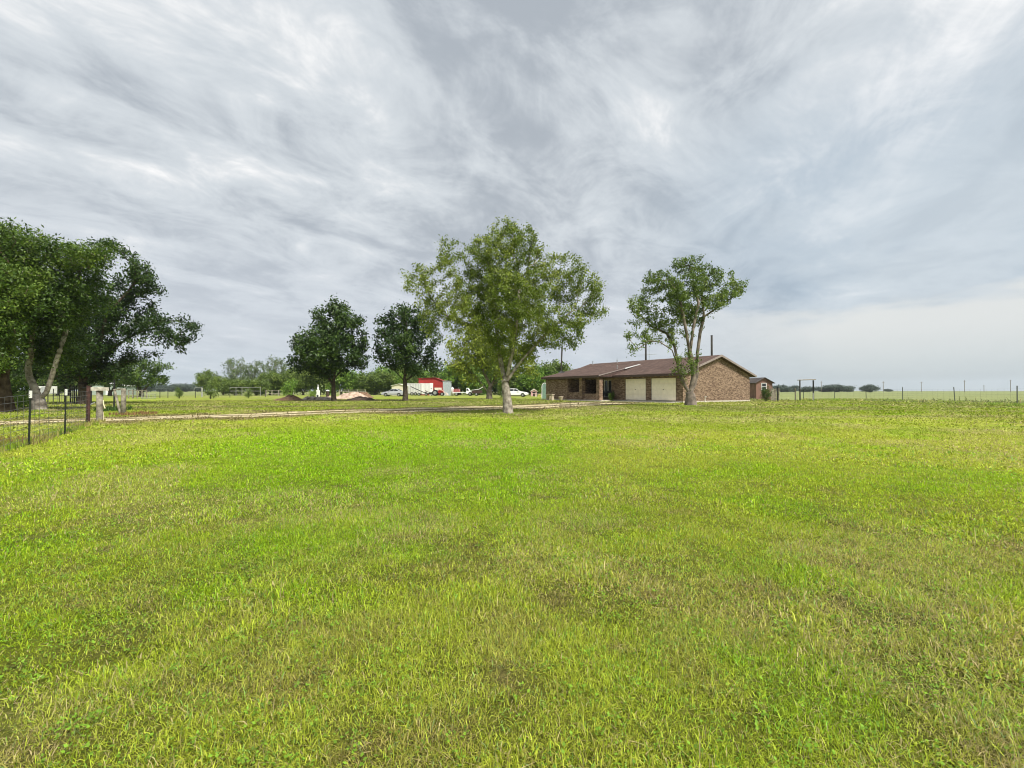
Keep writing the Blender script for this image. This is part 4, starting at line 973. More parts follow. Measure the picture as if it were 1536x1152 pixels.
# white pipe pen
simple_fence('white pipe pen with two rails in the far left yard', gl([345, 354, 363, 372, 391], [88, 88, 88, 88, 87]), 1.75, None, WPIPE, .07, rail=[1.0, 1.7], name='pen_fence')
p = GY(303, 84); o = thing('pipe_gate', 'white pipe gate frame left of the white pen', 'gate', p); MB().tube([(-1.5, 0, 1.1), (-1.3, 0, 1.6), (-.3, 0, 1.7), (0, 0, 1.55)], .035, 6).build('arched_bar', WPIPE, o); MB().box(-.09, .09, -.09, .09, -.2, 1.6).build('post', WPIPE, o)
simple_fence('pale wooden rail fence left of the dark oak', gl([399, 408, 418, 428, 440], [92, 92, 92, 92, 92]), 1.2, None, mat('pale_rail', (.34, .31, .25), .9), .12, rail=[.5, 1.05], name='rail_fence')
simple_fence('pale rail fence with one tall white post behind the sand heap', gl([509, 523, 536, 548], [95, 95, 95, 95]), 1.3, None, mat('pale_rail', (.34, .31, .25), .9), .12, rail=[.9, 1.2], name='rail_fence')
p = GY(223, 62); o = thing('feed_ring', 'low grey metal hay ring lying in the far left grass', 'feeder', p)
def ringpts(r, z, n=24): return [(r * math.cos(2 * math.pi * k / n), r * math.sin(2 * math.pi * k / n) , z) for k in range(n + 1)]
MB().tube(ringpts(.75, .62), .03, 5, cap=False).tube(ringpts(.75, .08), .03, 5, cap=False).build('ring', GALV, o)
for k in range(8): t = k * math.pi / 4; MB().cyl((.75 * math.cos(t), .75 * math.sin(t), .08), (.75 * math.cos(t), .75 * math.sin(t), .62), .02, 5).build('upright', GALV, o)
# right side fence
fr = [Vector((x, y, float(gz(x, y)))) for x, y in ((31.6, 50.6), (34.9, 50.5), (38.1, 50.2), (38.0, 45.4), (37.4, 39.4), (35.5, 32.8), (33.9, 26.2))]
F2 = thing('wire_fence', 'thin wire fence on slim steel posts crossing the right side of the field', 'fence', fr[0])
for k, q in enumerate(fr): t_post(F2, q, fr[0], [1.25, 1.3, 1.1, 1.42, 1.38, 1.42, 1.4][k], w_=.06, m=GPOST, tip=False, lean=(0, [.0, .02, -.03, 0, -.07, .01, 0][k]))
wires(F2, fr, fr[0], [.08, .25, .42, .6, .8, 1.0, 1.2], .0035, stay=.6)
for a, bb in zip(fr[:-1], fr[1:]):
    for k in range(26):
        q = a.lerp(bb, (k + random.random()) / 26); TUFTS.append((q.x, q.y, .5, 60, random.uniform(.12, .30), random.choice([(.36, .44, .09), (.46, .47, .16), (.28, .40, .06)])))
fl = [GY(1157, 50), GY(1166, 50), GY(1193, 50.3), GY(1200, 50.4)]
F3 = simple_fence('short wire fence between the red shed and the post frame', fl, 1.35, [.2, .5, .8, 1.1], WOODG, .13, r=.004)
g_ = GY(1161, 49); o = thing('board_gate', 'weathered grey board gate standing beside the red shed bush', 'gate', g_)
for k, (x, h) in enumerate(((-.35, 1.15), (-.22, 1.28), (-.10, 1.32), (.02, 1.2), (.14, 1.3))): MB().box(x, x + .1, -.02, .02, .02, h).build('board', WOODG, o)
MB().cyl((.36, 0, -.1), (.36, 0, 1.5), .05, 8).build('post', BLACK, o); MB().cyl((.5, 0, -.1), (.5, 0, 1.35), .06, 8).build('post', WOODG, o)
MB().box(-.35, .3, .021, .05, .3, .4).build('rail', WOODG, o)
pf = GY(1210, 50); o = thing('post_frame', 'bare frame of two dark upright posts joined by a crossbar', 'frame', pf)
for x in (-.72, .72): MB().cyl((x, 0, -.2), (x, 0, 2.18), .075 if x > 0 else .065, 10).build('post', BLACK if x > 0 else mat('dark_pole', (.03, .027, .022), .8), o)
MB().tube([(-.98, 0, 2.2), (0, .01, 2.24), (.98, 0, 2.26)], .05, 8).build('crossbar', WOODG, o)
mw = GY(1219.5, 49.5); o = thing('marker_post', 'short white stake at the foot of the right frame post', 'post', mw); MB().cyl((0, 0, -.1), (0, 0, .8), .05, 8).build('shaft', WPIPE, o); MB().cyl((0, 0, .801), (0, 0, .84), .06, 8).build('cap', WPIPE, o)
# poles behind the house and on the horizon
for px, Y, h, ln, lb in ((841, 69, 7.6, .03, 'dark pole rising behind the low left end of the house roof'), (969, 60.5, 7.45, 0, 'dark pole behind the middle of the house roof, beside the thin antenna'), (1068, 54.5, 7.5, 0, 'dark pole behind the roof ridge near the gable end')):
    p = GY(px, Y); o = thing('utility_pole', lb, 'pole', p, group='dark poles standing behind the house')
    MB().tube([(0, 0, -.3), (ln * 3, 0, h * .6), (ln * h, 0, h)], [.14, .12, .11], 10).build('shaft', mat('dark_pole', (.03, .027, .022), .8), o, smooth=True)
    MB().cyl((ln * h, 0, h), (ln * h, 0, h + .04), .13, 10).build('cap', BLACK, o)
p = GY(974, 62); o = thing('antenna', 'thin television antenna beside the middle dark pole', 'antenna', p)
MB().cyl((0, 0, 0), (0, 0, 6.6), .025, 6).build('mast', GALV, o)
mb = MB().cyl((-1.2, 0, 5.8), (1.0, 0, 5.95), .02, 6)
for k in range(7): x = -1.1 + k * .33; mb.cyl((x, -.5, 5.81 + k * .02), (x, .5, 5.81 + k * .02), .012, 5)
mb.build('elements', GALV, o)
for px, h, Y in ((1325, 7.0, 300), (1382, 6.8, 300), (1447, 7.8, 300), (1516, 8.0, 300), (1476, 5.0, 330), (1232, 7.5, 320)):
    p = GY(px, Y); o = thing('utility_pole', 'thin far utility pole on the right horizon', 'pole', p, group='far utility poles on the right horizon')
    MB().cyl((0, 0, -.3), (0, 0, h), .16, 6).build('shaft', WOODG, o); MB().box(-.9, .9, -.07, .07, h - .7, h - .55).build('crossarm', WOODG, o)

# ------------------------------------------------------------------ sheds, barn and far farmhouse
def rib_mat(name, c1, c2, scale=3.0):
    m = bpy.data.materials.new(name); m.use_nodes = True; nt = m.node_tree; L = nt.links; p = nt.nodes['Principled BSDF']; p.inputs['Roughness'].default_value = .7
    tc = nt.nodes.new('ShaderNodeTexCoord'); wv = nt.nodes.new('ShaderNodeTexWave'); wv.inputs['Scale'].default_value = scale; wv.inputs['Distortion'].default_value = .4; L.new(tc.outputs['Object'], wv.inputs[0])
    n = nt.nodes.new('ShaderNodeTexNoise'); n.inputs['Scale'].default_value = 2; n.inputs['Detail'].default_value = 7; L.new(tc.outputs['Object'], n.inputs[0])
    a = nt.nodes.new('ShaderNodeMath'); a.operation = 'MULTIPLY_ADD'; L.new(wv.outputs['Fac'], a.inputs[0]); a.inputs[1].default_value = .5; L.new(n.outputs['Fac'], a.inputs[2])
    r = nt.nodes.new('ShaderNodeValToRGB'); L.new(a.outputs[0], r.inputs[0]); r.color_ramp.elements[0].position = .4; r.color_ramp.elements[1].position = .95
    r.color_ramp.elements[0].color = (*c1, 1); r.color_ramp.elements[1].color = (*c2, 1); L.new(r.outputs[0], p.inputs['Base Color'])
    MATS[name] = m; return m
REDW = rib_mat('red_brown_boards', (.11, .055, .04), (.25, .135, .10), 2.5)
def shed(name, label, cat, loc, w_, d_, he, hr, wall, roofm, over=.2, rz=0, win=None, door=None, kind='gable'):
    o = thing(name, label, cat, loc, rz)
    mb = MB(); x0, x1 = -w_ / 2, w_ / 2
    if kind == 'gable': prof = [(x0, -.2), (x1, -.2), (x1, he), (0, hr), (x0, he)]
    else: prof = [(x0, -.2), (x1, -.2), (x1, hr), (x0, he)]
    mb.prism(prof, 0, d_, 'xz').build('wall', wall, o)
    t = .07; sl = (hr - he) / (w_ / 2 if kind == 'gable' else w_); e = over
    if kind == 'gable':
        r = [(x0 - e, he - e * sl + .005), (0, hr + .005), (x1 + e, he - e * sl + .005), (x1 + e, he - e * sl + t), (0, hr + t), (x0 - e, he - e * sl + t)]
    else: r = [(x0 - e, he - e * sl + .005), (x1 + e, hr + e * sl + .005), (x1 + e, hr + e * sl + t), (x0 - e, he - e * sl + t)]
    MB().prism(r, -e, d_ + e, 'xz').build('roof', roofm, o)
    if win:
        a, b_, c, d = win; f = MB().box(a, a + .06, -.04, -.002, c, d).box(b_ - .06, b_, -.04, -.002, c, d).box(a + .061, b_ - .061, -.04, -.002, c, c + .06).box(a + .061, b_ - .061, -.04, -.002, d - .06, d).box(a + .061, b_ - .061, -.035, -.004, (c + d) / 2 - .02, (c + d) / 2 + .02).build('window', WHITE, o)
        MB().box(a + .05, b_ - .05, -.02, -.006, c + .05, d - .05).build('pane', GLASS, f)
    if door:
        a, b_, c, dm = door; f = MB().box(a, b_, -.05, -.003, 0, c).build('door', dm, o); MB().box(b_ - .18, b_ - .08, -.08, -.051, c * .5, c * .5 + .06).build('handle', BLACK, f)
    return o
DROOF = mat('old_dark_roof', (.07, .06, .055), .9, var=.35, scale=3)
p = GY(1146.5, 56); shed('garden_shed', 'small red brown wooden shed with a window behind the gable end of the house', 'shed', p, 1.95, 3.0, 2.05, 2.6, REDW, DROOF, .22, 0, win=(-.35, .25, 1.1, 2.0))
p = GY(1133.5, 59.2); shed('lean_to', 'low dark lean-to with a pale metal roof between house and red shed', 'shed', p, 2.6, 2.0, 2.2, 2.45, rib_mat('dark_red_boards', (.09, .035, .025), (.2, .09, .06), 2.5), mat('pale_metal_roof', (.62, .62, .60), .5), .15, 0, kind='mono')
p = GY(598, 100); shed('cream_shed', 'small cream shed with a pale roof behind the silver sedan', 'shed', p, 3.0, 2.4, 2.1, 2.5, rib_mat('cream_boards', (.50, .46, .33), (.66, .62, .48), 2), mat('pale_roof', (.66, .64, .58), .7), .2, 0)
# barn
bp = GY(646, 106); o = thing('red_barn', 'red barn with white lower panels and white door behind the dark oak', 'barn', bp)
RED = rib_mat('barn_red', (.20, .010, .008), (.36, .022, .016), 2.2); OWH = rib_mat('dirty_white_sheet', (.46, .47, .44), (.72, .72, .69), 2.6)
MB().prism([(-2.75, -.2), (2.75, -.2), (2.75, 3.3), (1.0, 3.95), (-2.75, 3.8)], 0, 5, 'xz').build('wall', RED, o)
MB().prism([(-2.95, 3.8), (1.0, 3.96), (2.95, 3.22), (2.95, 3.29), (1.0, 4.04), (-2.95, 3.88)], -.2, 5.2, 'xz').build('roof', mat('dark_red_roof', (.22, .02, .016), .7), o)
for k, (a, b_) in enumerate(((-2.3, -1.25), (-1.22, -.25))): MB().box(a, b_, -.06, -.002, .25, 2.75).build('lower_panel', OWH, o)
d = MB().box(-.22, .55, -.09, -.002, 0, 2.8).build('door', WHITE, o); MB().box(.05, .32, -.12, -.091, 1.5, 1.62).build('handle', BLACK, d)
MB().box(.8, 2.5, -.05, -.002, .5, 1.75).build('lower_panel', mat('cream_panel', (.70, .64, .54), .6), o)
bp = GY(670, 103); o = thing('metal_silo_box', 'tall ribbed silver metal bin at the right end of the red barn', 'bin', bp)
mb = MB(); n = 28
for k in range(n):
    x = -.85 + 1.7 * k / n; mb.box(x, x + 1.7 / n, (-.04 if k % 2 else 0), 1.6, 0, 3.15)
mb.build('body', mat('corrugated_silver', (.50, .56, .58), .45, metal=.3, var=.2), o); MB().prism([(-.95, 3.151), (.95, 3.151), (.95, 3.0), (.96, 3.2), (0, 3.3), (-.96, 3.25)], -.1, 1.7, 'xz').build('lid', GALV, o)
bp = GY(678.5, 101); o = thing('water_tank', 'narrow white upright tank just right of the silver bin', 'tank', bp); MB().tube([(0, 0, 0), (0, 0, 1.5), (0, 0, 1.7), (0, 0, 1.78)], [.33, .33, .25, .1], 14).build('body', WHITE, o, smooth=True); MB().cyl((0, 0, 1.781), (0, 0, 1.86), .1, 10).build('lid', WHITE, o)
# white stock trailer behind the dark oak's trunk
WHEEL = {}
TYRE = mat('tyre_rubber', (.015, .015, .015), .8, var=.3); RIM = mat('wheel_rim', (.45, .46, .47), .35, metal=.7)
def wheel(parent, x, y, r, wd=.2):
    t = MB(); n = 18
    t.tube([(x, y - wd / 2, r), (x, y - wd / 2 + .03, r), (x, y + wd / 2 - .03, r), (x, y + wd / 2, r)], [r * .9, r, r, r * .9], n)
    o = t.build('wheel', TYRE, parent)
    MB().tube([(x, y - wd / 2 - .012, r), (x, y + wd / 2 + .012, r)], [r * .58, r * .58], 14).build('rim', RIM, o)
    return o
bp = GY(622, 104); o = thing('stock_trailer', 'dirty white stock trailer left of the red barn', 'trailer', bp)
MB().box(-1.7, 1.3, 0, 2, .45, 2.6).build('body', OWH, o); mb = MB()
for k in range(9): mb.box(-1.66 + k * .36, -1.6 + k * .36, -.04, -.002, .5, 2.55)
mb.build('ribs', GALV, o); MB().box(-1.75, 1.35, -.05, 2.05, 2.602, 2.68).build('roof', WHITE, o)
for x in (-.6, .2): wheel(o, x, -.05, .36)
bp = GY(628, 99); o = thing('grain_auger', 'slanting dark auger on wheels in front of the white stock trailer', 'auger', bp)
MB().tube([(-1.7, 0, 1.95), (1.9, 0, .35)], .09, 8).build('tube', mat('dark_steel', (.05, .05, .05), .6), o)
MB().tube([(-.6, 0, 1.45), (.1, 0, .3)], .035, 6).tube([(.8, 0, .85), (.1, 0, .3)], .035, 6).build('strut', GALV, o); wheel(o, .1, -.25, .3)
bp = GY(643, 100); o = thing('garden_tractor', 'small dark machine with two wheels before the white barn door', 'tractor', bp)
MB().prism([(-.8, .3), (.9, .3), (1.0, .55), (.7, .75), (.0, .72), (-.1, .5), (-.5, .5), (-.6, .8), (-.85, .8)], 0, .5, 'xz').build('body', BLACK, o)
MB().prism([(-.62, .82), (-.2, .82), (-.2, .9), (-.55, .93), (-.62, 1.2), (-.72, 1.2)], .05, .45, 'xz').build('seat', DWOOD, o); MB().cyl((.1, .25, .7), (-.1, .25, 1.05), .02, 6).build('steering_post', BLACK, o)
wheel(o, -.5, 0, .36, .22); wheel(o, .65, 0, .25, .18)
# red tractor with loader
bp = GY(657, 98); o = thing('red_tractor', 'red tractor with pale loader arms in front of the barn right side', 'tractor', bp)
RPAINT = mat('red_paint', (.45, .03, .022), .45, var=.2)
MB().prism([(-.95, .6), (1.05, .6), (1.15, 1.0), (1.0, 1.2), (.1, 1.25), (.0, .95), (-.95, .95)], .15, .75, 'xz').build('hood', RPAINT, o, bevel=.03)
MB().box(-.8, -.3, .25, .65, .97, 1.05).box(-.85, -.79, .25, .65, .97, 1.4).build('seat', BLACK, o)
mb = MB()
for y in (0, .9): mb.bar((-.9, y, .9), (-.85, y, 1.85), .05, .05)
mb.bar((-.85, -.02, 1.85), (-.85, .92, 1.85), .05, .05).build('roll_bar', BLACK, o)
mb = MB()
for y in (-.02, .86): mb.bar((-.1, y, 1.35), (.9, y, 1.15), .08, .1).bar((.9, y, 1.15), (1.7, y, .4), .08, .1)
mb.build('loader_arm', mat('pale_arm', (.62, .52, .46), .6), o); MB().prism([(1.6, .1), (2.15, .12), (1.75, .65), (1.6, .65)], -.1, 1.0, 'xz').build('bucket', mat('pale_arm', (.62, .52, .46), .6), o)
wheel(o, -.6, -.15, .62, .32); wheel(o, -.6, 1.0, .62, .32); wheel(o, .85, -.05, .36, .22); wheel(o, .85, .92, .36, .22)

# ------------------------------------------------------------------ cars, truck, trailers
def tapered(mb, poly, hw, zb, zt, top_k):
    """side outline swept across the width, narrowing above the belt line zb"""
    f = lambda z: hw * (1 if z <= zb else 1 - (1 - top_k) * (z - zb) / (zt - zb))
    n = len(poly); vs = [(x, -f(z), z) for x, z in poly] + [(x, f(z), z) for x, z in poly]
    mb.add(vs, [tuple(range(n)), tuple(range(2 * n - 1, n - 1, -1))] + [(i, i + n, (i + 1) % n + n, (i + 1) % n) for i in range(n)])
def arch(cx, r, a0=180, a1=0, n=8): return [(cx + r * math.cos(R(a0 + (a1 - a0) * k / n)), .30 + r * math.sin(R(a0 + (a1 - a0) * k / n))) for k in range(n + 1)]
def sedan(label, loc, rz, paint, L_=4.6):
    o = thing('parked_sedan', label, 'car', loc, rz, group='sedans parked at the back of the yard')
    h = L_ / 2; fx, bx = h - .85, -h + 1.0; ra = .37
    body = [(-h + .05, .32)] + arch(bx, ra) + arch(fx, ra) + [(h - .08, .3), (h, .45), (h - .02, .66), (h - .35, .80), (h - 1.15, .93), (-h + .9, .98), (-h + .1, .96), (-h, .75), (-h, .45)]
    mb = MB(); tapered(mb, body, .88, .6, 1.0, .92); mb.build('body', paint, o, bevel=.02)
    cab = [(h - 1.25, .92), (h - 1.95, 1.38), (h - 2.5, 1.44), (-h + 1.5, 1.42), (-h + .65, .965)]
    mb = MB(); tapered(mb, cab, .80, .93, 1.44, .76); mb.build('cabin', paint, o, bevel=.02)
    for s_ in (-1, 1):
        mb = MB(); y = lambda z: s_ * (.80 * (1 - .24 * (z - .93) / .51) + .006)
        for q in ([(h - 1.42, .98), (h - 1.98, 1.33), (h - 2.35, 1.36), (h - 2.35, .98)], [(h - 2.43, .98), (h - 2.43, 1.36), (-h + 1.55, 1.34), (-h + 1.0, .99)]):
            mb.add([(x, y(z), z) for x, z in q] + [(x, y(z) - s_ * .004, z) for x, z in q], [(0, 1, 2, 3), (7, 6, 5, 4), (0, 4, 5, 1), (1, 5, 6, 2), (2, 6, 7, 3), (3, 7, 4, 0)])
        mb.build('side_window', GLASS, o)
    def glass(p0, p1, k0, k1, off, nm):
        (xa, za), (xb, zb) = p0, p1; MB().add([(xa + off, -k0, za), (xa + off, k0, za), (xb + off, k1, zb), (xb + off, -k1, zb)], [(0, 1, 2, 3)]).build(nm, GLASS, o)
    glass((h - 1.30, .97), (h - 1.90, 1.35), .72, .62, .012, 'windscreen'); glass((-h + .72, 1.01), (-h + 1.42, 1.385), .72, .62, -.012, 'rear_window')
    for s_ in (-1, 1):
        MB().box(h - .14, h + .006, s_ * .66 - .14, s_ * .66 + .14, .58, .70).build('headlight', mat('lamp_glass', (.75, .76, .76), .2), o)
        MB().box(-h - .006, -h + .1, s_ * .68 - .12, s_ * .68 + .12, .68, .84).build('tail_light', mat('red_lamp', (.35, .01, .01), .3), o)
        MB().box(h - 1.62, h - 1.45, s_ * .93 - .06, s_ * .93 + .06, .97, 1.08).build('mirror', paint, o)
        for x in (fx, bx): wheel(o, x, s_ * .78, .31, .2)
    MB().box(-h + .3, h - .3, -.7, .7, .2, .33).build('underbody', BLACK, o)
    return o
SILV = mat('silver_paint', (.50, .51, .52), .3, metal=.4, var=.03); WPAINT = mat('white_car_paint', (.80, .80, .80), .3, var=.03)
sedan('silver sedan parked left of the cream shed', GY(591, 88), R(176), SILV, 4.35)
sedan('white sedan parked behind the middle tree trunk', GY(772, 82), R(-8), WPAINT, 4.7)
# flatbed truck
bp = GY(694, 99); o = thing('flatbed_truck', 'white flatbed pickup with red stake sides at its tail', 'truck', bp)
MB().box(-2.0, .75, -.95, .95, .62, .74).build('bed', WPAINT, o)
for y in (-.95, .9):
    mb = MB()
    for k in range(5): mb.box(-2.0 + k * .32, -1.93 + k * .32, y, y + .05, .741, 1.45)
    for z in (.85, 1.08, 1.31): mb.box(-2.02, -.62, y - .03, y - .002, z, z + .12)
    mb.build('stake_side', mat('faded_red', (.40, .12, .12), .7, var=.25), o)
cab = [(.8, .5)] + [(x, z + .06) for x, z in arch(1.65, .42)] + [(2.15, .5), (2.18, .95), (1.75, 1.05), (1.55, 1.1), (1.25, 1.62), (.85, 1.64)]
mb = MB(); tapered(mb, cab, .92, 1.05, 1.64, .82); mb.build('cab', WPAINT, o, bevel=.02)
for s_ in (-1, 1): MB().prism([(.95, 1.1), (1.42, 1.1), (1.2, 1.5), (.95, 1.52)], s_ * .90 - .02, s_ * .90 + .02, 'xz').build('side_window', GLASS, o); MB().box(2.14, 2.2, s_ * .65 - .12, s_ * .65 + .12, .72, .86).build('headlight', mat('lamp_glass', (.75, .76, .76), .2), o)
for s_ in (-1, 1):
    for x in (-1.25, 1.65): wheel(o, x, s_ * .82, .38, .22)
# tarped trailer
bp = GY(717, 98); o = thing('tarped_trailer', 'dark trailer under a sloping white tarpaulin left of the yellow green tree', 'trailer', bp)
MB().box(-1.25, .9, -.8, .8, .5, .65).box(-1.2, .85, -.78, -.74, .66, 1.15).box(-1.2, .85, .74, .78, .66, 1.15).build('bed', DWOOD, o)
MB().prism([(-1.3, 1.2), (.2, 1.42), (1.15, 1.95), (1.2, 1.88), (.25, 1.33), (-1.3, 1.13)], -.85, .85, 'xz').build('tarpaulin', WHITE, o)
MB().box(-1.1, .3, -.6, .6, .66, 1.1).build('load', BLACK, o); wheel(o, -.3, -.7, .33); wheel(o, -.3, .7, .33)
MB().bar((.9, 0, .55), (2.0, 0, .5), .08, .08).build('drawbar', BLACK, o)

# ------------------------------------------------------------------ heaps under and beyond the first dark oak
def heap(name, label, loc, wx, wy, h, m, seed, n=46, rough=.35, cat='heap'):
    u = np.linspace(-1, 1, n); X, Y = np.meshgrid(u, u, indexing='ij'); r = np.hypot(X, Y)
    prof = np.clip(1 - r ** 1.6, 0, 1) * (.75 + .5 * fbm(X * 1.6 + seed * 3, Y * 1.6, seed + 5, 2)) * .8; nz = fbm(X * 3.2 + seed, Y * 3.2, seed, 5) ; z = prof * h * (.55 + .9 * nz) + (nz - .5) * rough * h * (prof > 0) * np.clip((1 - r) * 4, 0, 1) * .6
    z = np.where(r >= .98, -.15, z - .03)
    V = np.stack([X * wx, Y * wy, z], -1).reshape(-1, 3); i = np.arange(n - 1)[:, None]; j = np.arange(n - 1)[None]
    q = np.stack([i * n + j, (i + 1) * n + j, (i + 1) * n + j + 1, i * n + j + 1], -1).reshape(-1)
    o = link_mesh(name, poly_mesh(name, V, 4, q), m, smooth=False); o.location = loc; tag(o, label, cat); return o
SOILD = mat('dark_soil', (.035, .024, .018), .95, col2=(.10, .07, .05), scale=4, bump=.8, bscale=10); SOILR = mat('red_brown_soil', (.09, .05, .03), .95, col2=(.24, .15, .09), scale=3, bump=.8, bscale=10)
SAND = mat('pinkish_sand', (.30, .20, .15), .95, col2=(.52, .41, .32), scale=3, bump=.5, bscale=9)
heap('soil_heap', 'red brown soil heap left of the first dark oak', GY(433, 50), 1.7, 1.1, .62, SOILR, 3)
heap('soil_heap', 'dark low soil heap right of the first dark oak', GY(541, 50.5), 1.9, 1.0, .5, SOILD, 8)
heap('sand_heap', 'pale pinkish sand heap behind the dark soil', GY(529, 66), 2.4, 1.5, 1.25, SAND, 12)
heap('soil_heap', 'brown earth mound at the right shoulder of the sand heap', GY(546, 70), 1.5, 1.2, 1.1, SOILR, 15)
heap('rubble_heap', 'low rubble strewn between the soil heap and the oak trunk', GY(478, 54), 2.3, .8, .5, mat('rubble', (.12, .09, .07), .95, col2=(.42, .37, .30), scale=3, bump=.6), 21, rough=1.4)
heap('gravel_patch', 'pale spill of sand behind the first dark oak trunk', GY(500, 62), 2.4, 1.2, .42, SAND, 27)
g = GY(477, 73); o = thing('pump_stand', 'slim white upright stand with a pointed top beside the first dark oak', 'stand', g)
b_ = MB().box(-.24, .24, -.2, .2, 0, 1.15).build('cabinet', WHITE, o, bevel=.02); MB().box(-.12, .16, -.22, -.201, .1, .42).build('opening', BLACK, b_)
MB().tube([(0, 0, 1.151), (0, 0, 1.3), (0, 0, 1.5), (0, 0, 1.62), (0, 0, 2.15)], [.1, .17, .15, .05, .03], 12).build('finial', WHITE, o, smooth=True)
g = GY(491.5, 70); o = thing('mushroom_vent', 'small dark stand with a white domed cap by the oak trunk', 'stand', g); MB().cyl((0, 0, -.1), (0, 0, 1.0), .22, 10).build('body', SOILD, o); MB().tube([(0, 0, 1.001), (0, 0, 1.08), (0, 0, 1.2)], [.3, .26, .06], 12).build('cap', WHITE, o, smooth=True)

# ------------------------------------------------------------------ beside and in front of the house
g = GY(819.5, 61); o = thing('arched_panel', 'white arched panel with green infill standing beside the left wall of the house', 'garden arch', g)
n = 12; arc = [(-.22 + .34 * math.cos(math.pi * k / n), 1.62 + .42 * math.sin(math.pi * k / n)) for k in range(n + 1)]
inner = [(.10, -.1)] + [(-.22 + .32 * math.cos(math.pi * k / n), 1.62 + .40 * math.sin(math.pi * k / n)) for k in range(n + 1)] + [(-.54, -.1)]
MB().prism(inner, 0, .05, 'xz').build('infill', mat('grey_green_panel', (.16, .25, .20), .5, var=.2), o)
MB().tube([(x, 0.025, z) for x, z in [(.14, -.1)] + [(-.22 + .36 * math.cos(math.pi * k / n), 1.62 + .44 * math.sin(math.pi * k / n)) for k in range(n + 1)] + [(-.58, -.1)]], .045, 8).build('arch_frame', WHITE, o)
MB().box(.2, .34, 0, .1, -.1, 1.9).box(.5, .58, 0, .1, -.1, 1.9).box(.0, .6, 0, .1, 1.901, 2.18).build('white_frame', WHITE, o)
g = GY(801, 89); o = thing('playhouse', 'small pink playhouse with a pale roof left of the house', 'playhouse', g)
MB().prism([(-.55, 0), (.55, 0), (.55, .95), (0, 1.25), (-.55, .95)], 0, 1, 'xz').build('wall', mat('faded_pink', (.60, .36, .36), .7), o)
MB().prism([(-.7, .88), (0, 1.255), (.7, .88), (.7, .96), (0, 1.45), (-.7, .96)], -.15, 1.15, 'xz').build('roof', mat('pale_roof2', (.66, .60, .50), .6), o)
MB().box(-.3, .3, -.02, -.003, .6, .85).build('window', BLACK, o); MB().box(-.2, .2, -.02, -.003, 0, .5).build('door', DWOOD, o)
def bench(label, loc, rz, m, w_=1.2, h=.5, cat='bench'):
    o = thing('garden_bench', label, cat, loc, rz); MB().box(-w_ / 2, w_ / 2, -.2, .2, h, h + .08).build('seat', m, o, bevel=.01)
    for s_ in (-1, 1): MB().prism([(s_ * w_ * .36 - .1, 0), (s_ * w_ * .36 + .1, 0), (s_ * w_ * .36 + .06, h * .5), (s_ * w_ * .36 + .1, h - .001), (s_ * w_ * .36 - .1, h - .001), (s_ * w_ * .36 - .06, h * .5)], -.16, .16, 'xz').build('leg', m, o)
    return o
STONE = mat('cast_stone', (.42, .35, .27), .9, var=.2, scale=8)
bench('cast stone bench on the grass before the left front wall', hl(-14.6, -2.9), HOUSE_RZ, STONE, 1.15, .62)
bench('pale slatted bench beyond the left corner of the house', GY(808, 80), 0, mat('pale_wood', (.55, .50, .40), .8), 1.3, .45)
for x, lb in ((-15.2, 'round stone flowerpot left of the stone bench'), (-13.1, 'round stone flowerpot right of the stone bench')):
    o = thing('flower_pot', lb, 'pot', hl(x, -2.6)); MB().tube([(0, 0, 0), (0, 0, .1), (0, 0, .4), (0, 0, .46)], [.14, .18, .26, .28], 14).build('bowl', STONE, o, smooth=True); MB().cyl((0, 0, .4), (0, 0, .465), .24, 14).build('soil', SOILD, o)
g = GY(809, 77); o = thing('stool', 'small bright yellow stool on the grass left of the house', 'stool', g); MB().cyl((0, 0, .38), (0, 0, .45), .19, 12).build('seat', mat('yellow_plastic', (.75, .68, .12), .5), o)
for k in range(4): t = k * math.pi / 2 + .4; MB().cyl((.15 * math.cos(t), .15 * math.sin(t), .38), (.2 * math.cos(t), .2 * math.sin(t), 0), .03, 6).build('leg', mat('yellow_plastic', (.75, .68, .12), .5), o)
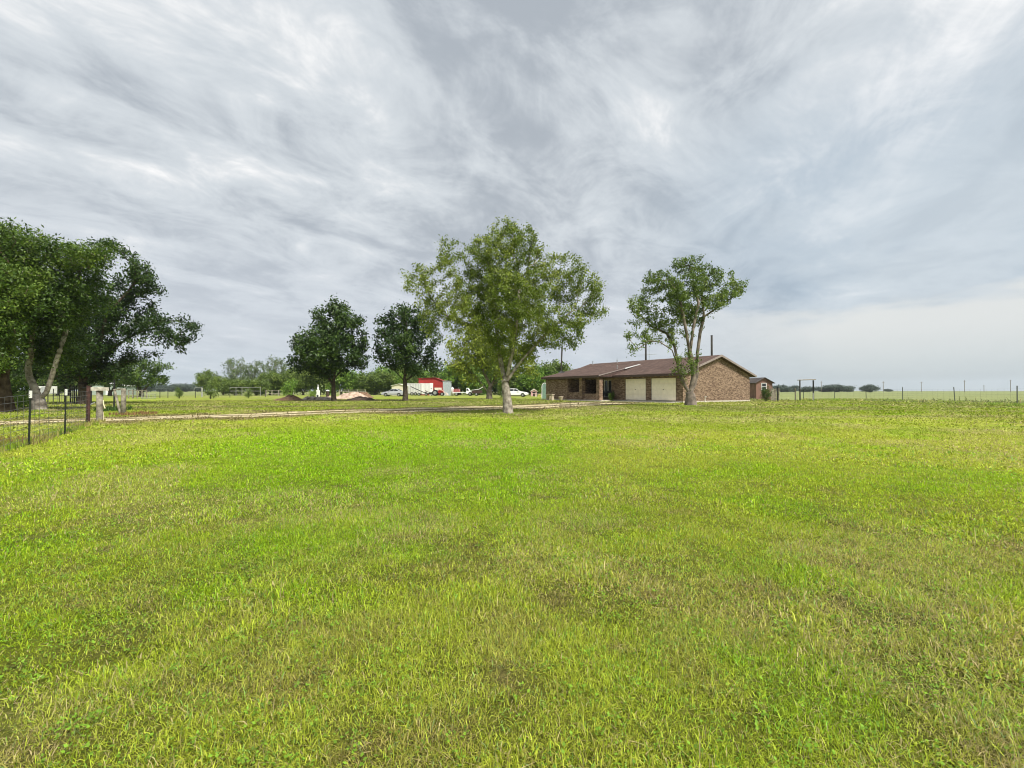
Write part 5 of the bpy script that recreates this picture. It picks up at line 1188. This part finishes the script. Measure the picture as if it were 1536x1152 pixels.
def chair(label, loc, rz):
    o = thing('patio_chair', label, 'chair', loc, rz, group='black patio chairs on the porch')
    MB().box(-.25, .25, -.25, .25, .40, .45).build('seat', BLACK, o); MB().box(-.25, .25, .22, .26, .50, .95).build('backrest', BLACK, o)
    for x in (-.22, .22):
        MB().cyl((x, -.22, 0), (x, -.22, .62), .016, 6).build('leg', BLACK, o); MB().cyl((x, .24, 0), (x, .24, .5), .016, 6).build('leg', BLACK, o); MB().box(x - .025, x + .025, -.25, .24, .621, .645).build('armrest', BLACK, o)
    return o
chair('black patio chair nearer the garage on the porch', hl(-8.6, .0, .12), HOUSE_RZ + .2); chair('black patio chair beside the porch window', hl(-9.5, -.1, .12), HOUSE_RZ - .3)
put(dshrub, 'potted dark bush beside the garage wall at the porch end', 917, 47.6, .42, 2)
# far farmhouse under the left trees
p = GY(156, 118); shed('farmhouse', 'low pale green farmhouse with a light roof far behind the left trees', 'house', p, 7.6, 6, 2.3, 3.1, mat('pale_green_boards', (.30, .36, .31), .8), mat('light_roof', (.70, .70, .68), .6), .3, .15, win=(-2, -1, 1, 2), door=(.4, 1.3, 2.0, WHITE))
p = GY(62, 86); o = thing('cargo_trailer', 'white cargo trailer seen between the forked tree stems', 'trailer', p); MB().box(-1.0, 1.0, 0, 2, .5, 1.9).build('body', OWH, o, bevel=.03); wheel(o, -.3, -.05, .34); wheel(o, .5, -.05, .34); MB().box(.0, .8, -.02, -.003, .6, 1.8).build('door', mat('grey_door', (.35, .36, .37), .6), o)
for (tx, ty) in ((762, 622), (1036, 610), (58, 617)):
    q = G(tx, ty)
    for k in range(10): a = k * .63; TUFTS.append((q.x + .5 * math.cos(a), q.y + .5 * math.sin(a), .25, 45, .13, random.choice([(.30, .40, .05), (.44, .40, .2)])))

# ------------------------------------------------------------------ the air
def build_haze():
    mb = MB().box(-2900, 2900, -2900, 2900, -3, 60)
    m = bpy.data.materials.new('haze'); m.use_nodes = True; nt = m.node_tree; nt.nodes.clear()
    o = nt.nodes.new('ShaderNodeOutputMaterial'); v = nt.nodes.new('ShaderNodeVolumePrincipled')
    v.inputs['Color'].default_value = (.80, .87, .95, 1); v.inputs['Density'].default_value = .00018; v.inputs['Anisotropy'].default_value = .2
    nt.links.new(v.outputs[0], o.inputs['Volume'])
    h = mb.build('haze', m); tag(h, kind='stuff')
build_grass()
build_haze()
